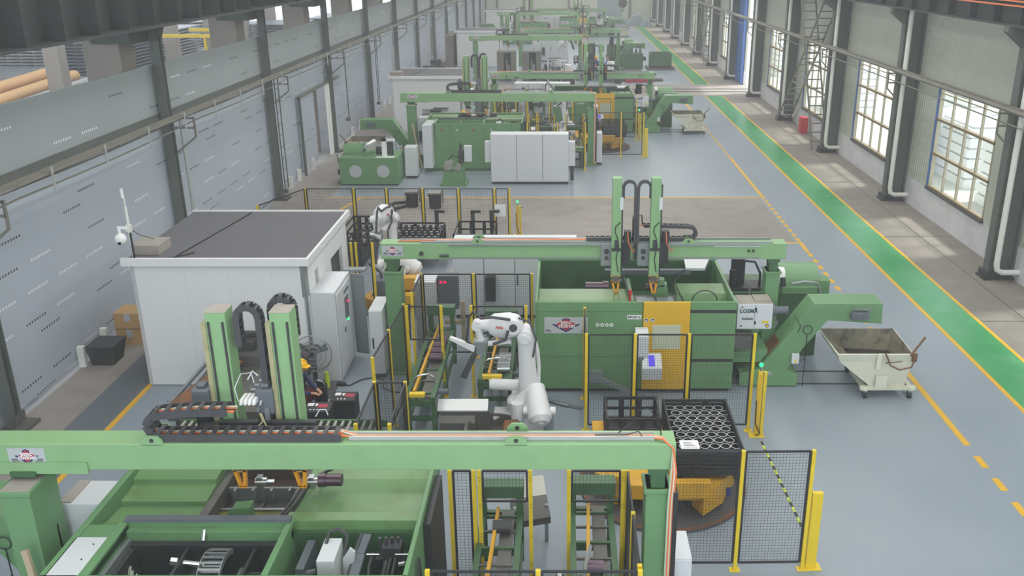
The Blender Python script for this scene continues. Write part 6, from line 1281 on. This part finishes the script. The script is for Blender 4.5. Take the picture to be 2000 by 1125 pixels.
m = MB(); m.cyl((-9.08, 18.2, 4.3), (-9.08, 18.2, 4.5), .03, 10); obj('antenna_cap', m, LETW, t)
m = MB(); m.bar((-9.1, 18.2, 3.66), (-9.22, 18.1, 3.7), .05, .05); m.cyl((-9.22, 18.1, 3.56), (-9.22, 18.1, 3.72), .035, 10); m.sphere((-9.22, 18.1, 3.45), .125, 18, 1.05); dm = obj('dome_housing', m, LETW, t, smooth=True); m = MB(); m.cyl((-9.2, 17.98, 3.38), (-9.21, 18.04, 3.42), .035, 12); obj('lens', m, BLK, dm)
m = MB(); m.tube([(-9.05, 18.28, 3.6), (-8.95, 18.4, 3.45), (-8.75, 18.6, 3.3)], .008, 5); m.box(-9.07, -9.04, 18.2, 18.24, 2.95, 3.55); obj('camera_cable', m, BLK, t)
# cardboard boxes and dark bin left of the cabin
for i, z in enumerate((0, .42)):
    m = MB(); m.box(-10.95, -10.3, 20.5, 21.1, z, z + .4); m.box(-10.7, -10.55, 20.495, 20.5, z + .2, z + .4, 1); tagit(obj('cardboard_box', m, [CARD, PLATE], loc=(-10.6, 20.8, z)), '%s cardboard box of the pile between cabin and left wall' % ('lower', 'upper')[i], 'box', 'cardboard boxes beside the cabin')
m = MB(); m.loft([[(-11.0, 19.3, 0), (-10.5, 19.3, 0), (-10.5, 19.8, 0), (-11.0, 19.8, 0)], [(-11.05, 19.2, .5), (-10.4, 19.2, .5), (-10.4, 19.9, .5), (-11.05, 19.9, .5)]]); tagit(obj('scrap_tub', m, DKM, loc=(-10.7, 19.5, 0)), 'dark scrap tub on the floor beside the cardboard boxes', 'tub')
# ---- assembly area of the third cell
for i, (x0, x1, y) in enumerate(((-5.0, -3.6, 70.2), (-3.1, -1.7, 70.4))):
    t = T('open_cabinet', '%s open cabinet frame with dark inside in the assembly area' % ('left', 'right')[i], 'cabinet', ((x0 + x1) / 2, y, 0))
    m = MB(); m.box(x0, x0 + .5, y, y + 1.2, 0, 2.1); m.box(x1 - .35, x1, y, y + 1.2, 0, 2.1); m.box(x0, x1, y, y + 1.2, 2.1, 2.2); obj('cabinet_frame', m, TRAY, t)
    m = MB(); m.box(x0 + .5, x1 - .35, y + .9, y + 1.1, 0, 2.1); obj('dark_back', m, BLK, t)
    m = MB(); m.cyl((x0 + .7, y + .5, .3), (x0 + .7, y + .5, 1.6), .12, 10); m.box(x0 + .75, x0 + .95, y + .3, y + .7, .5, 1.2); obj('inner_gear', m, GST, t)
t = T('cable_rack', 'grey open shelf rack with hoses in the assembly area', 'rack', (-.7, 70.3, 0)); m = MB()
for x in (-1.2, -.2): m.box(x, x + .1, 70.0, 70.1, 0, 1.8); m.box(x, x + .1, 70.8, 70.9, 0, 1.8)
obj('rack_frame', m, CAB, t); m = MB()
for z in (.4, 1.0, 1.7): m.box(-1.2, -.1, 70.0, 70.9, z, z + .06)
obj('shelf', m, SGM, t)
rnd = random.Random(3)
for i in range(14):
    x = -1.6 + rnd.random() * 6.5; y = 68.8 + rnd.random() * 3.0; r_ = .2 + rnd.random() * .35; t = T('assembly_part', 'loose machine part on the assembly floor, %s of the scattered ones' % (ORD[i] if i else 'first'), 'part', (x, y, 0), 'loose parts in the assembly area')
    m = MB(); m.box(x - r_, x + r_, y - r_, y + r_, 0, r_ * 1.5); obj('base_block', m, (DKM, GREEN, GST, SGM)[i % 4], t, .02); m = MB(); m.cyl((x, y, r_ * 1.5), (x, y, r_ * 2.8), r_ * .5, 12); m.tube([(x - r_, y, r_), (x - r_ * .5, y - r_, r_ * 3), (x + r_, y, r_ * 2)], .05, 6); obj('upper_fitting', m, (STL, DKM, LETW)[i % 3], t)
robot('white robot arm waiting in the assembly area', (-.2, 76.5, 0), .0, pose=1, yaw=R(150))
t = T('assembly_tower', 'green tower with dark coils in the assembly area', 'machine', (2.0, 73, 0)); m = MB(); m.box(1.2, 2.5, 72.6, 74, 0, 2.6); obj('tower_body', m, GRND, t, .02); m = MB(); m.cyl((1.5, 72.4, 2.2), (1.5, 72.6, 2.2), .3, 16); m.cyl((2.2, 72.4, 1.6), (2.2, 72.6, 1.6), .25, 16); obj('coil', m, BLK, t)
t = T('green_pump_tank', 'green tank with motors right of the assembly area', 'tank', (8, 79, 0)); m = MB(); m.box(4.9, 6.7, 78.2, 79.6, 0, 1.25); obj('tank_body', m, GRND, t); m = MB()
for k in range(5): m.cyl((5.1 + k * .35, 78.8, 1.25), (5.1 + k * .35, 78.8, 1.6), .1, 10)
m.cyl((6.7, 78.8, .8), (7.0, 78.8, .8), .18, 12); obj('tank_motor', m, SGM, t)
t = T('skip_container', 'dark green open steel container by the aisle', 'container', (8.2, 78, 0)); m = MB(); m.box(7.25, 9.05, 77.6, 77.7, .2, 1.35); m.box(7.25, 9.05, 78.9, 79, .2, 1.35); m.box(7.25, 7.35, 77.7, 78.9, .2, 1.35); m.box(8.95, 9.05, 77.7, 78.9, .2, 1.35); m.box(7.25, 9.05, 77.6, 79, .2, .3); obj('container_body', m, GRND, t); m = MB(); m.box(7.0, 9.3, 77.3, 79.2, 0, .2); obj('pallet_base', m, GRIME, t)
for i, (x, y, l) in enumerate(((4.4, 70.2, 3.2), (3.8, 72.0, 2.6), (5.2, 73.8, 2.2), (4.6, 76.0, 1.8))):
    m = MB()
    for k in range(4): m.box(x, x + l, y + k * .25, y + k * .25 + .15, 0, .15)
    m.box(x + .2, x + .4, y - .1, y + 1.1, .15, .25); tagit(obj('steel_bars', m, GRIME, loc=(x, y, 0)), '%s low stack of steel bars on the floor by the aisle' % (ORD[i]), 'bars', 'steel bar stacks')
for i in range(3):
    m = MB(); m.box(4.7 + i * .72, 5.35 + i * .72, 69.5, 70.1, 0, .6); tagit(obj('red_bin', m, LRED, bev=.03, loc=(5 + i * .72, 69.8, 0)), '%s of three red bins behind the second gantry post' % ('left', 'middle', 'right')[i], 'bin', 'red bins')
person('worker in blue jacket and yellow hard hat in the assembly area', (2.55, 71.2, 0), R(-120), 'stand', CLOG, CLOB)
person('worker in blue clothes facing left in the assembly area', (3.5, 72.2, 0), R(160), 'stand', CLOG, CLOB, helmet=False)
t = T('crane_hook', 'dark round crane hook block hanging near the far wall', 'hook', (7.4, 118, 3)); m = MB(); m.cyl((7.4, 118, 3.4), (7.4, 118.4, 3.4), .55, 20); obj('hook_block', m, DKM, t); m = MB(); m.cyl((7.2, 118.2, 3.8), (7.2, 118.2, 12.9), .02, 5); m.cyl((7.6, 118.2, 3.8), (7.6, 118.2, 12.9), .02, 5); obj('hoist_rope', m, DKM, t); m = MB(); m.tube(arc((7.4, 118.2, 2.6), .16, 90, -180, 8) , .05, 6); m.cyl((7.4, 118.2, 2.75), (7.4, 118.2, 3.0), .05, 6); obj('hook', m, DKM, t)
for i, (x, y, w_, h_) in enumerate(((9.9, 128, 1.3, 1.5), (7.6, 131, 1.4, .9), (11.2, 126, .8, .9))):
    m = MB(); m.prism([(x - w_, 0), (x + w_, 0), (x + w_ * .5, h_), (x - w_ * .4, h_ * .9)], 'y', y, y + 1.5); tagit(obj('covered_machine', m, CLAD, bev=.05, loc=(x, y, 0)), 'covered grey equipment near the far end, %s of three' % ('first', 'second', 'third')[i], 'equipment', 'covered equipment')
for i, y in enumerate((66.5, 68.4, 70.2, 72.6, 75.0)):
    m = MB(); m.box(-10.6, -9.6, y, y + 1.0, 0, .6); m.box(-10.4, -9.9, y + .2, y + .8, .6, 1.1 + .2 * (i % 2)); tagit(obj('scrap_pile', m, DKM, bev=.04, loc=(-10, y, 0)), 'dark junk heap along the left wall beyond the second cabin, %s' % ('first', 'second', 'third', 'fourth', 'fifth')[i], 'heap', 'junk heaps')
t = T('tarpaulin_cover', 'grey tarpaulin hanging at the left side of third cabin', 'cover', (-9.8, 80, 0)); m = MB(); m.prism([(80, 0), (84, 0), (83.5, 2.7), (80.6, 2.5)], 'x', -10.1, -9.4); obj('tarpaulin', m, TRAY, t, .05)
# ---------------------------------------------------------------- haze in the hall air
hz = MB(); hz.box(-74.5, 13.25, -20, 139.5, .01, 13.1)
hm = bpy.data.materials.new('hall_haze'); hm.use_nodes = True; nt = hm.node_tree; nt.nodes.clear()
ho = nt.nodes.new('ShaderNodeOutputMaterial'); hv = nt.nodes.new('ShaderNodeVolumeScatter'); hv.inputs['Density'].default_value = .003; hv.inputs['Color'].default_value = (.93, .97, 1, 1)
nt.links.new(hv.outputs[0], ho.inputs['Volume'])
h = obj('air_haze', hz, hm); h['kind'] = 'stuff'; h['label'] = 'thin pale haze filling the hall air'; h['category'] = 'haze'
